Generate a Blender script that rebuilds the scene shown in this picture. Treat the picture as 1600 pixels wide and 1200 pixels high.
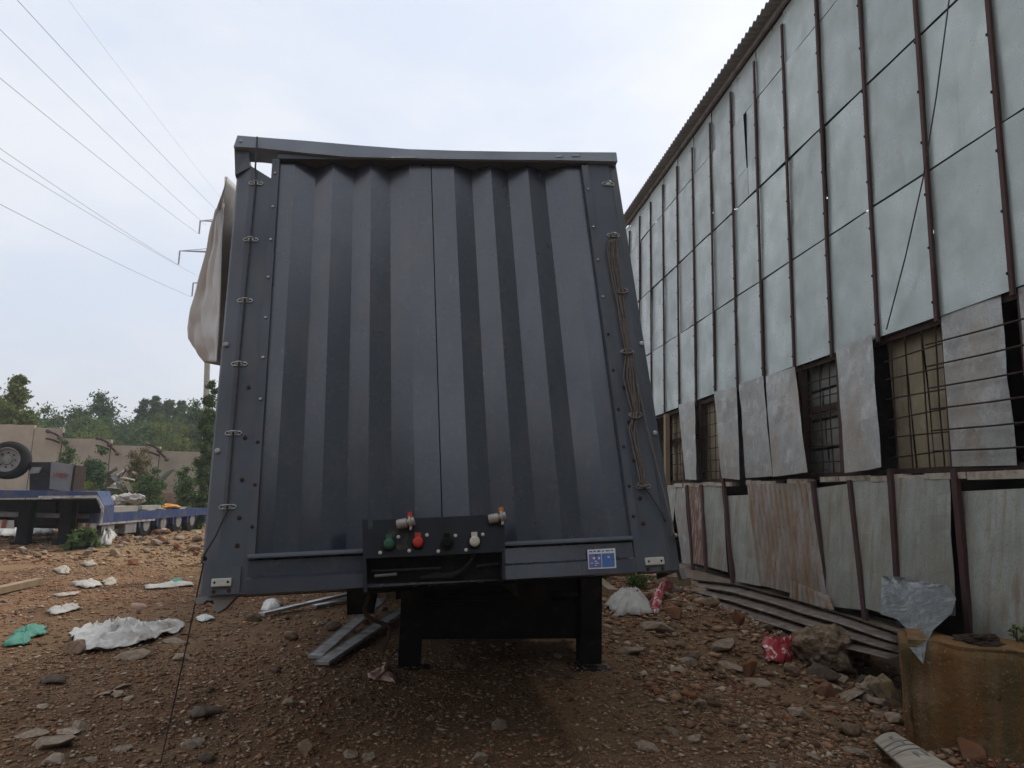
import bpy, bmesh, math, random
import numpy as np
from mathutils import Vector, Matrix, noise
from math import sin, cos, radians, pi, atan, sqrt

random.seed(7)
rng = np.random.default_rng(7)
for o in list(bpy.data.objects):
    bpy.data.objects.remove(o)
scene = bpy.context.scene
COL = scene.collection

# ------------------------------------------------------------------ camera
FPX, CAMH = 1110.0, 1.4                       # focal length in photo pixels (1600 wide), eye height
PITCH, ROLL = atan(175 / FPX), radians(1.5)
_fw = Vector((0, cos(PITCH), sin(PITCH)))
_u0 = Vector((0, -sin(PITCH), cos(PITCH)))
_r0 = Vector((1, 0, 0))
CR = cos(ROLL) * _r0 + sin(ROLL) * _u0
CU = cos(ROLL) * _u0 - sin(ROLL) * _r0
CAM = Vector((0, 0, CAMH))
cam = bpy.data.cameras.new('camera')
cam.sensor_width = 36.0
cam.lens = FPX / 1600 * 36
cam.clip_start = 0.05
cam.clip_end = 3000
camo = bpy.data.objects.new('camera', cam)
COL.objects.link(camo)
camo.matrix_world = Matrix((
    (CR.x, CU.x, -_fw.x, CAM.x), (CR.y, CU.y, -_fw.y, CAM.y),
    (CR.z, CU.z, -_fw.z, CAM.z), (0, 0, 0, 1)))
scene.camera = camo

# ------------------------------------------------------------------ sky, sun, exposure
SUN_EL, SUN_AZ = radians(50), radians(38)      # azimuth from +Y towards +X: behind the trailer, to the right
w = bpy.data.worlds.new('World')
scene.world = w
w.use_nodes = True
nt = w.node_tree
nt.nodes.clear()
_o = nt.nodes.new('ShaderNodeOutputWorld')
_b = nt.nodes.new('ShaderNodeBackground')
_s = nt.nodes.new('ShaderNodeTexSky')
_s.sky_type = 'NISHITA'
_s.sun_disc = False
_s.sun_elevation = SUN_EL
_s.sun_rotation = SUN_AZ
_s.air_density = 1.0
_s.dust_density = 4.0
_s.ozone_density = 1.0
_tc = nt.nodes.new('ShaderNodeTexCoord')
_mp = nt.nodes.new('ShaderNodeMapping')
_mp.inputs['Scale'].default_value = (1.0, 1.0, 2.2)
_n = nt.nodes.new('ShaderNodeTexNoise')
_n.inputs['Scale'].default_value = 2.6
_n.inputs['Detail'].default_value = 7
_n.inputs['Roughness'].default_value = 0.55
_r = nt.nodes.new('ShaderNodeValToRGB')
_r.color_ramp.elements[0].position = 0.40
_r.color_ramp.elements[0].color = (6.9, 7.6, 8.9, 1)
_r.color_ramp.elements[1].position = 0.62
_r.color_ramp.elements[1].color = (8.5, 8.75, 9.3, 1)
_m = nt.nodes.new('ShaderNodeMix')
_m.data_type = 'RGBA'
_m.inputs[0].default_value = 0.88               # thin bright overcast veils the clear sky
nt.links.new(_tc.outputs['Generated'], _mp.inputs[0])
nt.links.new(_mp.outputs[0], _n.inputs['Vector'])
nt.links.new(_n.outputs[0], _r.inputs[0])
nt.links.new(_s.outputs[0], _m.inputs[6])
nt.links.new(_r.outputs[0], _m.inputs[7])
nt.links.new(_m.outputs[2], _b.inputs[0])
_b.inputs[1].default_value = 0.085
nt.links.new(_b.outputs[0], _o.inputs[0])

sl = bpy.data.lights.new('sun', 'SUN')
sl.energy = 2.0
sl.angle = radians(18)
sl.color = (1.0, 0.95, 0.88)
so = bpy.data.objects.new('sun', sl)
COL.objects.link(so)
_sd = Vector((sin(SUN_AZ) * cos(SUN_EL), cos(SUN_AZ) * cos(SUN_EL), sin(SUN_EL)))
so.rotation_euler = _sd.to_track_quat('Z', 'Y').to_euler()
so.location = (30, 40, 60)

vs = scene.view_settings
vs.view_transform = 'Standard'
vs.look = 'None'
vs.exposure = 0.45
vs.gamma = 1.0
vs.use_curve_mapping = False

# ------------------------------------------------------------------ geometry of the place
def ray(x, y):
    return _fw + CR * ((x - 800) / FPX) + CU * ((600 - y) / FPX)

def at_depth(x, y, Y):
    d = ray(x, y)
    return CAM + d * (Y / d.y)

def fnoise(x, y, z=0.0):
    return noise.noise(Vector((x, y, z)))

_bd = ray(680, 772)
BD = Vector((_bd.x, _bd.y, 0)).normalized()     # along the shed
BN = Vector((BD.y, -BD.x, 0))                   # into the shed
LAT = 5.3
def wpt(a, z, lat=LAT):
    return BD * a + BN * lat + Vector((0, 0, z))
def wall_az(x, y, lat=LAT):
    d = ray(x, y)
    p = CAM + d * (lat / d.dot(BN))
    return p.dot(BD), p.z
def wall_px(x, y, lat=LAT):
    d = ray(x, y)
    return CAM + d * (lat / d.dot(BN))

def smooth(t):
    t = max(0.0, min(1.0, t))
    return t * t * (3 - 2 * t)

def gh(x, y):
    """height of the yard"""
    r = sqrt(x * x + y * y)
    h = 0.05 * fnoise(x * .35, y * .35, 3.1) + 0.03 * fnoise(x * 1.1, y * 1.1, 7.7)
    if r < 40:
        h += 0.014 * fnoise(x * 3.3, y * 3.3, 1.2) + 0.007 * fnoise(x * 8, y * 8, 5.5)
    a = x * BD.x + y * BD.y
    l = x * BN.x + y * BN.y
    # rubble bank in front of the shed
    bank = smooth((l - 2.2) / 1.6) * smooth((a - 4.5) / 1.5) * (1 - smooth((a - 22) / 4))
    h += bank * (1 - .8 * smooth((l - 4.2) / .6)) * (0.05 + 0.08 * fnoise(x * .9, y * .9, 9.0) + 0.05 * fnoise(x * 2.7, y * 2.7, 4.0))
    h -= .5 * smooth((l - 1.6) / 2.0) * (1 - smooth((a - 6.6) / 2.6)) * smooth((a + 6) / 4)
    h -= .24 * smooth((l - 3.5) / .8) * smooth((a - 6.5) / 2) * (1 - smooth((a - 15) / 2))
    h += 0.16 * math.exp(-((x - 1.7) ** 2 / .9 + (y - 8.6) ** 2 / 1.5))
    # mound where bricks were tipped beside the low loader
    h += 0.30 * math.exp(-((x + 7.6) ** 2 / 3.0 + (y - 17.4) ** 2 / 2.0)) * (1 + .5 * fnoise(x * 2, y * 2, 2))
    # wheel ruts on the left
    h -= 0.05 * math.exp(-((x + 5.2 + .06 * y) ** 2) / .06) * smooth((r - 4) / 3) * (1 - smooth((r - 14) / 4))
    h -= 0.04 * math.exp(-((x + 3.7 + .06 * y) ** 2) / .05) * smooth((r - 5) / 3) * (1 - smooth((r - 14) / 4))
    if r > 60:
        h *= 0.3
    return h

def gpt(x, y, dz=0.0):
    return Vector((x, y, gh(x, y) + dz))

def ground_px(x, y, dz=0.0):
    d = ray(x, y)
    z = 0.0
    for _ in range(6):
        p = CAM + d * ((z - CAMH) / d.z)
        z = gh(p.x, p.y)
    return Vector((p.x, p.y, z + dz))

# trailer frame: front wall plane (leans back), and chassis frame
TP = Vector((-1.506, 3.579, 0.875))
TX = Vector((.986, .156, .062)).normalized()
TZ = Vector((-.099, .228, .968))
TZ = (TZ - TX * TZ.dot(TX)).normalized()
TN = TZ.cross(TX)                               # away from the camera
TY = Vector((-TX.y, TX.x, 0)).normalized()      # trailer length, level
TUP = TX.cross(TY).normalized()
def tf(u, v, w_=0.0):
    return TP + TX * u + TZ * v + TN * w_
def tb(u, s, h):
    return TP + TX * u + TY * s + TUP * h
def tpx(x, y, w_=0.0):
    d = ray(x, y)
    t = ((TP + TN * w_ - CAM).dot(TN)) / d.dot(TN)
    return CAM + d * t
def tpx_s(x, y, s):
    d = ray(x, y)
    t = ((TP + TY * s - CAM).dot(TY)) / d.dot(TY)
    return CAM + d * t

# ------------------------------------------------------------------ object helpers
WLOC = {}
class MB:
    def __init__(s):
        s.v, s.f = [], []
    def add(s, vs_, fs):
        n = len(s.v)
        s.v += [Vector(p) for p in vs_]
        s.f += [tuple(i + n for i in f) for f in fs]
        return s
    def hexa(s, p):
        """8 points: bottom loop 0-3, top loop 4-7"""
        return s.add(p, [(3, 2, 1, 0), (4, 5, 6, 7), (0, 1, 5, 4), (1, 2, 6, 5), (2, 3, 7, 6), (3, 0, 4, 7)])
    def box(s, c, size, ax=None):
        ax = ax or (Vector((1, 0, 0)), Vector((0, 1, 0)), Vector((0, 0, 1)))
        c = Vector(c)
        a, b, d = ax[0] * size[0] / 2, ax[1] * size[1] / 2, ax[2] * size[2] / 2
        return s.hexa([c - a - b - d, c + a - b - d, c + a + b - d, c - a + b - d,
                       c - a - b + d, c + a - b + d, c + a + b + d, c - a + b + d])
    def prism(s, pts, vec):
        n = len(pts)
        pts = [Vector(p) for p in pts]
        vec = Vector(vec)
        vs_ = pts + [p + vec for p in pts]
        fs = [tuple(range(n))[::-1], tuple(range(n, 2 * n))]
        fs += [(i, (i + 1) % n, n + (i + 1) % n, n + i) for i in range(n)]
        return s.add(vs_, fs)
    def tube(s, pts, r, n=6, cap=True):
        pts = [Vector(p) for p in pts]
        rs = r if isinstance(r, (list, tuple)) else [r] * len(pts)
        vs_, fs = [], []
        pn = None
        for i, p in enumerate(pts):
            t = (pts[min(i + 1, len(pts) - 1)] - pts[max(i - 1, 0)])
            if t.length < 1e-9:
                t = Vector((0, 0, 1))
            t.normalize()
            if pn is None:
                ref = Vector((0, 0, 1)) if abs(t.z) < .9 else Vector((1, 0, 0))
                nn = t.cross(ref).normalized()
            else:
                nn = (pn - t * pn.dot(t))
                nn = nn.normalized() if nn.length > 1e-6 else t.orthogonal().normalized()
            pn = nn
            bb = t.cross(nn)
            for k in range(n):
                a = 2 * pi * k / n
                vs_.append(p + (nn * cos(a) + bb * sin(a)) * rs[i])
        for i in range(len(pts) - 1):
            for k in range(n):
                fs.append((i * n + k, i * n + (k + 1) % n, (i + 1) * n + (k + 1) % n, (i + 1) * n + k))
        if cap:
            fs.append(tuple(range(n))[::-1])
            m = (len(pts) - 1) * n
            fs.append(tuple(range(m, m + n)))
        return s.add(vs_, fs)
    def cyl(s, a, b, r, n=14):
        return s.tube([a, b], r, n)
    def lathe(s, c, axis, prof, n=24):
        """prof: list of (along, radius)"""
        axis = Vector(axis).normalized()
        e1 = axis.orthogonal().normalized()
        e2 = axis.cross(e1)
        c = Vector(c)
        vs_, fs = [], []
        for al, r in prof:
            for k in range(n):
                a = 2 * pi * k / n
                vs_.append(c + axis * al + (e1 * cos(a) + e2 * sin(a)) * r)
        for i in range(len(prof) - 1):
            for k in range(n):
                fs.append((i * n + k, i * n + (k + 1) % n, (i + 1) * n + (k + 1) % n, (i + 1) * n + k))
        fs.append(tuple(range(n))[::-1])
        m = (len(prof) - 1) * n
        fs.append(tuple(range(m, m + n)))
        return s.add(vs_, fs)
    def grid(s, fn, nu, nv, thick=None):
        """fn(u,v) -> point, thick: vector fn or Vector; closed slab when thick given"""
        P = [[Vector(fn(i / nu, j / nv)) for i in range(nu + 1)] for j in range(nv + 1)]
        W = nu + 1
        vs_ = [p for row in P for p in row]
        fs = [(j * W + i, j * W + i + 1, (j + 1) * W + i + 1, (j + 1) * W + i) for j in range(nv) for i in range(nu)]
        if thick is not None:
            N = len(vs_)
            vs_ = vs_ + [p + Vector(thick) for p in vs_]
            fs += [tuple(k + N for k in f[::-1]) for f in fs]
            rim = [i for i in range(W)] + [j * W + nu for j in range(1, nv + 1)] + \
                  [nv * W + i for i in range(nu - 1, -1, -1)] + [j * W for j in range(nv - 1, 0, -1)]
            for k in range(len(rim)):
                a, b = rim[k], rim[(k + 1) % len(rim)]
                fs.append((b, a, a + N, b + N))
        return s.add(vs_, fs)
    def mesh(s, name, org, mat, smooth_=False):
        me = bpy.data.meshes.new(name)
        me.from_pydata([tuple(p - org) for p in s.v], [], s.f)
        if mat:
            me.materials.append(mat)
        if smooth_:
            me.polygons.foreach_set('use_smooth', [True] * len(me.polygons))
        me.update()
        return me
    def build(s, name, mat, parent=None, smooth_=False, origin=None, fix=True):
        if origin is None:
            xs = [p.x for p in s.v]; ys = [p.y for p in s.v]; zs = [p.z for p in s.v]
            origin = Vector(((min(xs) + max(xs)) / 2, (min(ys) + max(ys)) / 2, min(zs)))
        me = s.mesh(name, origin, mat, smooth_)
        if fix:
            bm = bmesh.new(); bm.from_mesh(me)
            bmesh.ops.recalc_face_normals(bm, faces=bm.faces)
            bm.to_mesh(me); bm.free()
        return place(name, me, origin, parent)

def place(name, me, origin, parent=None):
    o = bpy.data.objects.new(name, me)
    COL.objects.link(o)
    origin = Vector(origin)
    if parent is not None:
        o.parent = parent
        o.location = origin - WLOC[parent.name]
    else:
        o.location = origin
    WLOC[o.name] = origin
    return o

def tag(o, label=None, cat=None, group=None, kind=None):
    if label: o['label'] = label
    if cat: o['category'] = cat
    if group: o['group'] = group
    if kind: o['kind'] = kind
    return o

def thing(name, loc, label, cat, group=None):
    o = bpy.data.objects.new(name, None)
    COL.objects.link(o)
    o.location = loc
    o.empty_display_size = .2
    WLOC[o.name] = Vector(loc)
    return tag(o, label, cat, group)

def np_mesh(name, V, F, mat, origin=(0, 0, 0), parent=None, smooth_=False, col=None):
    """V (n,3) float, F (m,k) int"""
    V = np.asarray(V, np.float32) - np.array(origin, np.float32)
    F = np.asarray(F, np.int32)
    me = bpy.data.meshes.new(name)
    me.vertices.add(len(V)); me.vertices.foreach_set('co', V.ravel())
    me.loops.add(F.size); me.loops.foreach_set('vertex_index', F.ravel())
    k = F.shape[1]
    me.polygons.add(len(F))
    me.polygons.foreach_set('loop_start', np.arange(0, F.size, k, dtype=np.int32))
    me.polygons.foreach_set('loop_total', np.full(len(F), k, np.int32))
    if smooth_:
        me.polygons.foreach_set('use_smooth', np.ones(len(F), bool))
    me.update(calc_edges=True)
    if col is not None:
        at = me.attributes.new('tint', 'FLOAT_COLOR', 'POINT')
        at.data.foreach_set('color', np.asarray(col, np.float32).ravel())
    me.materials.append(mat)
    return place(name, me, origin, parent)

# ------------------------------------------------------------------ materials
def _nodes(name):
    m = bpy.data.materials.new(name)
    m.use_nodes = True
    n = m.node_tree.nodes
    return m, n, m.node_tree.links, n['Principled BSDF']

def _vec(n, l, scale=(1, 1, 1), rnd=True):
    tc = n.new('ShaderNodeTexCoord')
    mp = n.new('ShaderNodeMapping')
    mp.inputs['Scale'].default_value = scale
    l.new(tc.outputs['Object'], mp.inputs[0])
    if rnd:
        oi = n.new('ShaderNodeObjectInfo')
        mu = n.new('ShaderNodeMath'); mu.operation = 'MULTIPLY'; mu.inputs[1].default_value = 37.0
        l.new(oi.outputs['Random'], mu.inputs[0])
        l.new(mu.outputs[0], mp.inputs['Location'])
    return mp.outputs[0]

def _noise(n, l, vec, scale, detail=5, rough=.6, lo=.3, hi=.7):
    t = n.new('ShaderNodeTexNoise')
    t.inputs['Scale'].default_value = scale
    t.inputs['Detail'].default_value = detail
    t.inputs['Roughness'].default_value = rough
    l.new(vec, t.inputs['Vector'])
    r = n.new('ShaderNodeMapRange')
    r.inputs[1].default_value = lo; r.inputs[2].default_value = hi
    l.new(t.outputs[0], r.inputs[0])
    return r.outputs[0]

def _mix(n, l, fac, a, b, mode='MIX'):
    m = n.new('ShaderNodeMix'); m.data_type = 'RGBA'; m.blend_type = mode
    for sock, val in ((0, fac), (6, a), (7, b)):
        if isinstance(val, (int, float)):
            m.inputs[sock].default_value = val
        elif isinstance(val, tuple):
            m.inputs[sock].default_value = (*val, 1) if len(val) == 3 else val
        else:
            l.new(val, m.inputs[sock])
    return m.outputs[2]

def _bump(n, l, h, strength, dist, b, prev=None):
    bp = n.new('ShaderNodeBump')
    bp.inputs['Strength'].default_value = strength
    bp.inputs['Distance'].default_value = dist
    l.new(h, bp.inputs['Height'])
    if prev is not None:
        l.new(prev, bp.inputs['Normal'])
    l.new(bp.outputs[0], b.inputs['Normal'])
    return bp.outputs[0]

def M(name, c1, c2=None, scale=4, rough=.7, metal=0.0, bump=.2, bscale=60, bdist=.004, rnd=0.0,
      layers=(), tint=False, spec=.5, rvar=.15, stretch=(1, 1, 1)):
    """layers: (colour, scale-vector, noise scale, lo, hi, amount)"""
    m, n, l, b = _nodes(name)
    v = _vec(n, l, stretch)
    c2 = c2 or tuple(x * .7 for x in c1)
    f = _noise(n, l, v, scale)
    col = _mix(n, l, f, c1, c2)
    if tint:
        a = n.new('ShaderNodeAttribute'); a.attribute_name = 'tint'
        col = _mix(n, l, 1.0, col, a.outputs['Color'], 'MULTIPLY')
    for (lc, sv, sc, lo, hi, am) in layers:
        vv = _vec(n, l, sv)
        ff = _noise(n, l, vv, sc, 6, .62, lo - .06, hi - .09)
        mu = n.new('ShaderNodeMath'); mu.operation = 'MULTIPLY'; mu.use_clamp = True
        mu.inputs[1].default_value = am
        l.new(ff, mu.inputs[0])
        col = _mix(n, l, mu.outputs[0], col, lc)
    if rnd:
        oi = n.new('ShaderNodeObjectInfo')
        r = n.new('ShaderNodeMapRange')
        r.inputs[3].default_value = 1 - rnd; r.inputs[4].default_value = 1 + rnd
        l.new(oi.outputs['Random'], r.inputs[0])
        hs = n.new('ShaderNodeHueSaturation')
        l.new(col, hs.inputs['Color']); l.new(r.outputs[0], hs.inputs['Value'])
        col = hs.outputs[0]
    l.new(col, b.inputs['Base Color'])
    b.inputs['Metallic'].default_value = metal
    b.inputs['Specular IOR Level'].default_value = spec if rough < .72 else min(spec, .12)
    rr = n.new('ShaderNodeMapRange')
    rr.inputs[3].default_value = max(.05, rough - rvar); rr.inputs[4].default_value = min(1, rough + rvar)
    l.new(f, rr.inputs[0]); l.new(rr.outputs[0], b.inputs['Roughness'])
    if bump:
        h = _noise(n, l, _vec(n, l, stretch), bscale, 4, .6, 0, 1)
        _bump(n, l, h, bump, bdist, b)
    return m

def leafmat(name, c1, c2, rnd=.15):
    m = bpy.data.materials.new(name); m.use_nodes = True
    n = m.node_tree.nodes; l = m.node_tree.links
    n.clear()
    out = n.new('ShaderNodeOutputMaterial')
    d = n.new('ShaderNodeBsdfDiffuse'); t = n.new('ShaderNodeBsdfTranslucent')
    mx = n.new('ShaderNodeMixShader'); mx.inputs[0].default_value = .3
    f = _noise(n, l, _vec(n, l), 1.3, 5, .7, .3, .7)
    a = n.new('ShaderNodeAttribute'); a.attribute_name = 'tint'
    c = _mix(n, l, f, c1, c2)
    c = _mix(n, l, 1.0, c, a.outputs['Color'], 'MULTIPLY')
    l.new(c, d.inputs[0]); l.new(c, t.inputs[0])
    l.new(d.outputs[0], mx.inputs[1]); l.new(t.outputs[0], mx.inputs[2])
    l.new(mx.outputs[0], out.inputs[0])
    return m

RUST = (.16, .065, .03)
MT = {}
MT['paint'] = M('trailer_paint', (.034, .039, .060), (.025, .029, .046), 1.6, .25, 0, .04, 120, .001, spec=1.0,
                layers=[((.075, .066, .068), (3, 3, .3), 3.0, .55, .8, .5), ((.085, .08, .08), (1, 1, 1), 34, .62, .76, .35), ((.13, .11, .10), (14, 14, .5), 2.0, .70, .80, .35)], rvar=.08)
MT['paint'].node_tree.nodes['Principled BSDF'].inputs['IOR'].default_value = 1.52
MT['paint_frame'] = M('trailer_frame_paint', (.086, .098, .118), (.070, .079, .095), 2.2, .5, 0, .08, 90, .001,
                      layers=[((.13, .12, .11), (2, 2, .4), 4.0, .55, .8, .5)])
MT['beam'] = M('roof_beam_paint', (.30, .32, .36), (.24, .26, .30), 3, .5, .0, .05, 60, .001)
MT['black'] = M('black_steel', (.010, .010, .010), (.006, .006, .006), 6, .70, 0, .15, 60, .002, spec=.12,
                layers=[((.04, .03, .022), (1, 1, 1), 9, .6, .75, .5)])
MT['panelblack'] = M('socket_panel_black', (.018, .02, .026), (.013, .014, .018), 6, .5, 0, .08, 60, .001, spec=.3,
                     layers=[((.12, .09, .043), (1, 1, 1), 5, .66, .75, .6)])
MT['rubber'] = M('rubber', (.018, .018, .018), (.03, .028, .026), 5, .8, 0, .2, 40, .003)
MT['zinc'] = M('zinc_fittings', (.42, .42, .40), (.30, .29, .27), 30, .45, .6, .1, 90, .001)
MT['rustbolt'] = M('rusty_bolt', (.10, .05, .03), (.05, .03, .025), 40, .8, .2, .2, 90, .001)
MT['white'] = M('white_plastic', (.62, .60, .55), (.5, .47, .4), 8, .5, 0, .05, 60, .001)
MT['cream'] = M('cream_plastic', (.62, .56, .44), (.5, .45, .36), 20, .45, 0, 0)
MT['green'] = M('green_plastic', (.01, .10, .045), (.01, .07, .03), 20, .45, 0, 0)
MT['red'] = M('red_plastic', (.55, .03, .012), (.42, .02, .01), 20, .45, 0, 0)
MT['yellow'] = M('amber_plastic', (.55, .22, .02), (.45, .15, .02), 20, .45, 0, 0)
MT['alloy'] = M('cast_alloy', (.42, .38, .33), (.30, .27, .24), 25, .5, .3, .1, 60, .001)
MT['stickerblue'] = M('sticker_blue', (.06, .13, .38), (.09, .18, .42), 10, .4, 0, 0)
MT['stickerlilac'] = M('sticker_lilac', (.15, .16, .38), (.12, .14, .34), 10, .4, 0, 0)
MT['stickerwhite'] = M('sticker_white', (.75, .75, .76), (.68, .68, .7), 10, .4, 0, 0)
MT['stickerdark'] = M('sticker_dark', (.05, .05, .09), (.04, .04, .08), 10, .4, 0, 0)
MT['cord'] = M('grey_cord', (.21, .17, .14), (.13, .11, .095), 60, .75, 0, .2, 200, .001)
MT['darkcord'] = M('dark_cord', (.05, .045, .045), (.03, .03, .03), 30, .7, 0, 0)
MT['tarp'] = M('beige_tarpaulin', (.60, .575, .55), (.50, .475, .45), 2.5, .55, 0, .15, 14, .01,
               layers=[((.28, .25, .22), (1, 1, .4), 4, .55, .8, .5)])
MT['galv'] = M('galvanised_sheet', (.375, .41, .385), (.315, .35, .325), 2.2, .36, .45, .12, 26, .002, rnd=.13,
               layers=[((.30, .335, .31), (1, 1, .5), 1.4, .45, .75, .5), ((.48, .50, .50), (1, 1, 1), 45, .58, .75, .35),
                       ((.28, .25, .21), (4, 4, .22), 2.0, .62, .85, .35)], spec=.4)
MT['galvdull'] = M('dull_zinc_sheet', (.36, .36, .34), (.27, .27, .255), 3.0, .5, .2, .15, 22, .003, rnd=.12,
                   layers=[((.50, .50, .49), (1, 1, 1), 4.5, .60, .72, .6), ((.30, .235, .165), (1, 1, .6), 2.2, .5, .75, .6),
                           ((.16, .17, .165), (1, 1, 1), 38, .55, .75, .5)])
MT['galvrust'] = M('rust_streaked_sheet', (.36, .375, .335), (.28, .295, .255), 3.0, .6, .15, .15, 30, .003, rnd=.10,
                   layers=[((.26, .21, .14), (5, 5, .25), 1.8, .50, .75, .6), ((.21, .11, .05), (7, 7, .22), 1.6, .60, .78, .65),
                           ((.17, .18, .15), (1, 1, 1), 40, .55, .75, .5)])
MT['rustsheet'] = M('rusted_corrugated_sheet', (.28, .235, .185), (.20, .145, .10), 3.0, .68, .1, .2, 40, .003, rnd=.06,
                    layers=[((.24, .12, .043), (5, 5, .4), 1.6, .5, .72, .8), ((.36, .36, .36), (4, 4, .5), 1.4, .52, .75, .6),
                            ((.05, .035, .025), (1, 1, 1), 16, .70, .76, .9)])
MT['ribsteel'] = M('dull_brown_steel', (.15, .12, .095), (.10, .078, .06), 4, .6, .15, .2, 40, .003,
                   layers=[((.12, .07, .04), (1, 1, 1), 4, .5, .65, .7), ((.30, .28, .25), (1, 1, 1), 9, .55, .7, .4)])
MT['tornzinc'] = M('torn_zinc', (.19, .205, .20), (.13, .14, .14), 5, .5, .25, .2, 25, .004,
                   layers=[((.40, .40, .39), (1, 1, 1), 7, .55, .68, .5), ((.09, .095, .095), (1, 1, 1), 26, .52, .66, .6)])
MT['peeling'] = M('peeling_paint_sheet', (.40, .36, .32), (.30, .24, .2), 5, .7, 0, .3, 30, .005,
                  layers=[(RUST, (4, 4, .6), 3.5, .48, .6, .9), ((.10, .05, .04), (3, 3, .6), 6, .58, .66, .8)])
MT['redsteel'] = M('red_oxide_steel', (.088, .038, .035), (.065, .036, .034), 5, .75, 0, .2, 60, .002, rnd=.12,
                   layers=[((.07, .055, .05), (3, 3, .5), 3, .5, .7, .6)])
MT['browndark'] = M('dark_rusty_steel', (.055, .035, .025), (.035, .024, .02), 10, .8, 0, .2, 60, .002)
MT['beigesheet'] = M('yellowed_sheet', (.33, .275, .18), (.27, .22, .14), 2.4, .75, 0, .1, 20, .003, rnd=.1,
                     layers=[((.17, .13, .08), (4, 4, .4), 2.0, .55, .8, .6), ((.40, .36, .28), (1, 1, 1), 5, .6, .75, .5)])
MT['dirtyglass'] = M('dirty_glass_block', (.22, .215, .19), (.15, .15, .135), 4, .45, 0, .1, 15, .003, rnd=.2)
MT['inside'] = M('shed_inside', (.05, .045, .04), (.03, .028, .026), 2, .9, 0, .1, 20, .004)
MT['eternit'] = M('fibre_cement_roof', (.22, .22, .21), (.16, .16, .155), 4, .85, 0, .2, 50, .003)
MT['sill'] = M('limewashed_brick', (.48, .43, .36), (.36, .31, .24), 6, .85, 0, .3, 40, .006,
               layers=[((.20, .13, .08), (1, 1, 1), 6, .55, .72, .6)], rnd=.1)
MT['timber'] = M('weathered_timber', (.34, .26, .17), (.22, .16, .10), 5, .8, 0, .3, 30, .004, stretch=(1, 1, .2))
MT['blockconc'] = M('stained_concrete', (.30, .185, .092), (.22, .125, .056), 2.6, .92, 0, 1.0, 26, .02,
                    layers=[((.12, .09, .04), (4, 4, .35), 1.0, .47, .62, .8), ((.24, .10, .035), (3, 3, .5), 1.3, .5, .66, .7),
                            ((.36, .27, .16), (1, 1, 1), 3, .60, .78, .5),
                            ((.50, .42, .30), (1, 1, 1), 40, .685, .75, .6), ((.04, .03, .02), (1, 1, 1), 24, .71, .765, .8)])
MT['concrete'] = M('grey_concrete', (.43, .36, .28), (.34, .285, .22), 2.0, .9, 0, .4, 30, .006, rnd=.08,
                   layers=[((.28, .22, .17), (1.2, 1.2, .4), 1.4, .52, .80, .4)])
MT['concpost'] = M('concrete_posts', (.36, .34, .29), (.27, .25, .21), 6, .9, 0, .3, 30, .005, rnd=.1)
MT['stone'] = M('field_stone', (.29, .21, .145), (.20, .135, .088), 7, .9, 0, .6, 45, .006, rnd=.35,
                layers=[((.13, .08, .05), (1, 1, 1), 6, .5, .7, .6)])
MT['stonepale'] = M('pale_rubble', (.38, .31, .235), (.27, .205, .145), 7, .9, 0, .6, 45, .006, rnd=.2,
                    layers=[((.17, .11, .07), (1, 1, 1), 6, .5, .7, .6)])
MT['stoneyellow'] = M('yellowish_rock', (.36, .275, .14), (.25, .18, .09), 5, .9, 0, .6, 40, .006,
                      layers=[((.14, .12, .10), (1, 1, 1), 7, .56, .64, .8)])
MT['stonetan'] = M('tan_rubble', (.30, .225, .15), (.20, .145, .095), 4, .95, 0, .8, 30, .015,
                   layers=[((.13, .09, .06), (1, 1, 1), 5, .52, .66, .8), ((.40, .33, .25), (1, 1, 1), 22, .6, .7, .5)])
MT['brick'] = M('broken_brick', (.26, .105, .043), (.18, .075, .042), 9, .9, 0, .6, 50, .005, rnd=.25,
                layers=[((.16, .12, .09), (1, 1, 1), 5, .5, .7, .6)])
MT['darkstone'] = M('dark_lump', (.16, .12, .09), (.10, .073, .054), 9, .85, 0, .6, 50, .006, rnd=.2)
MT['cloth'] = M('dirty_white_cloth', (.66, .64, .60), (.50, .47, .42), 5, .8, 0, .2, 30, .006,
                layers=[((.24, .18, .13), (1, 1, 1), 5, .60, .80, .65)])
MT['sack'] = M('white_sack', (.46, .44, .40), (.38, .35, .31), 6, .7, 0, .2, 40, .004,
               layers=[((.22, .16, .12), (1, 1, 1), 4, .58, .8, .5)])
MT['greenbag'] = M('green_mesh_bag', (.06, .27, .185), (.04, .19, .13), 10, .6, 0, .4, 60, .008)
MT['redbag'] = M('red_white_wrapper', (.38, .022, .03), (.32, .022, .03), 10, .5, 0, .15, 30, .004,
                 layers=[((.72, .62, .58), (1, 1, 1), 9, .63, .68, .9)])
MT['pink'] = M('pinkish_plastic', (.45, .26, .20), (.36, .20, .15), 9, .55, 0, .1, 30, .003)
MT['paper'] = M('off_white_board', (.46, .41, .33), (.34, .29, .22), 6, .8, 0, .1, 30, .003,
                layers=[((.25, .2, .15), (1, 1, 1), 6, .6, .75, .6)])
MT['alu'] = M('aluminium_plank', (.50, .49, .48), (.38, .37, .36), 6, .45, .2, .15, 40, .002,
              layers=[((.16, .12, .09), (1, 1, 1), 6, .5, .72, .7)], rnd=.1)
MT['blue'] = M('blue_trailer_paint', (.012, .042, .15), (.016, .046, .13), 3, .5, 0, .05, 40, .002,
               layers=[((.16, .11, .07), (1, 1, 1), 4, .55, .75, .5)])
MT['greysteel'] = M('grey_steel', (.25, .245, .235), (.18, .175, .165), 5, .6, .1, .1, 40, .002,
                    layers=[((.14, .09, .06), (1, 1, 1), 5, .55, .75, .5)])
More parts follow.
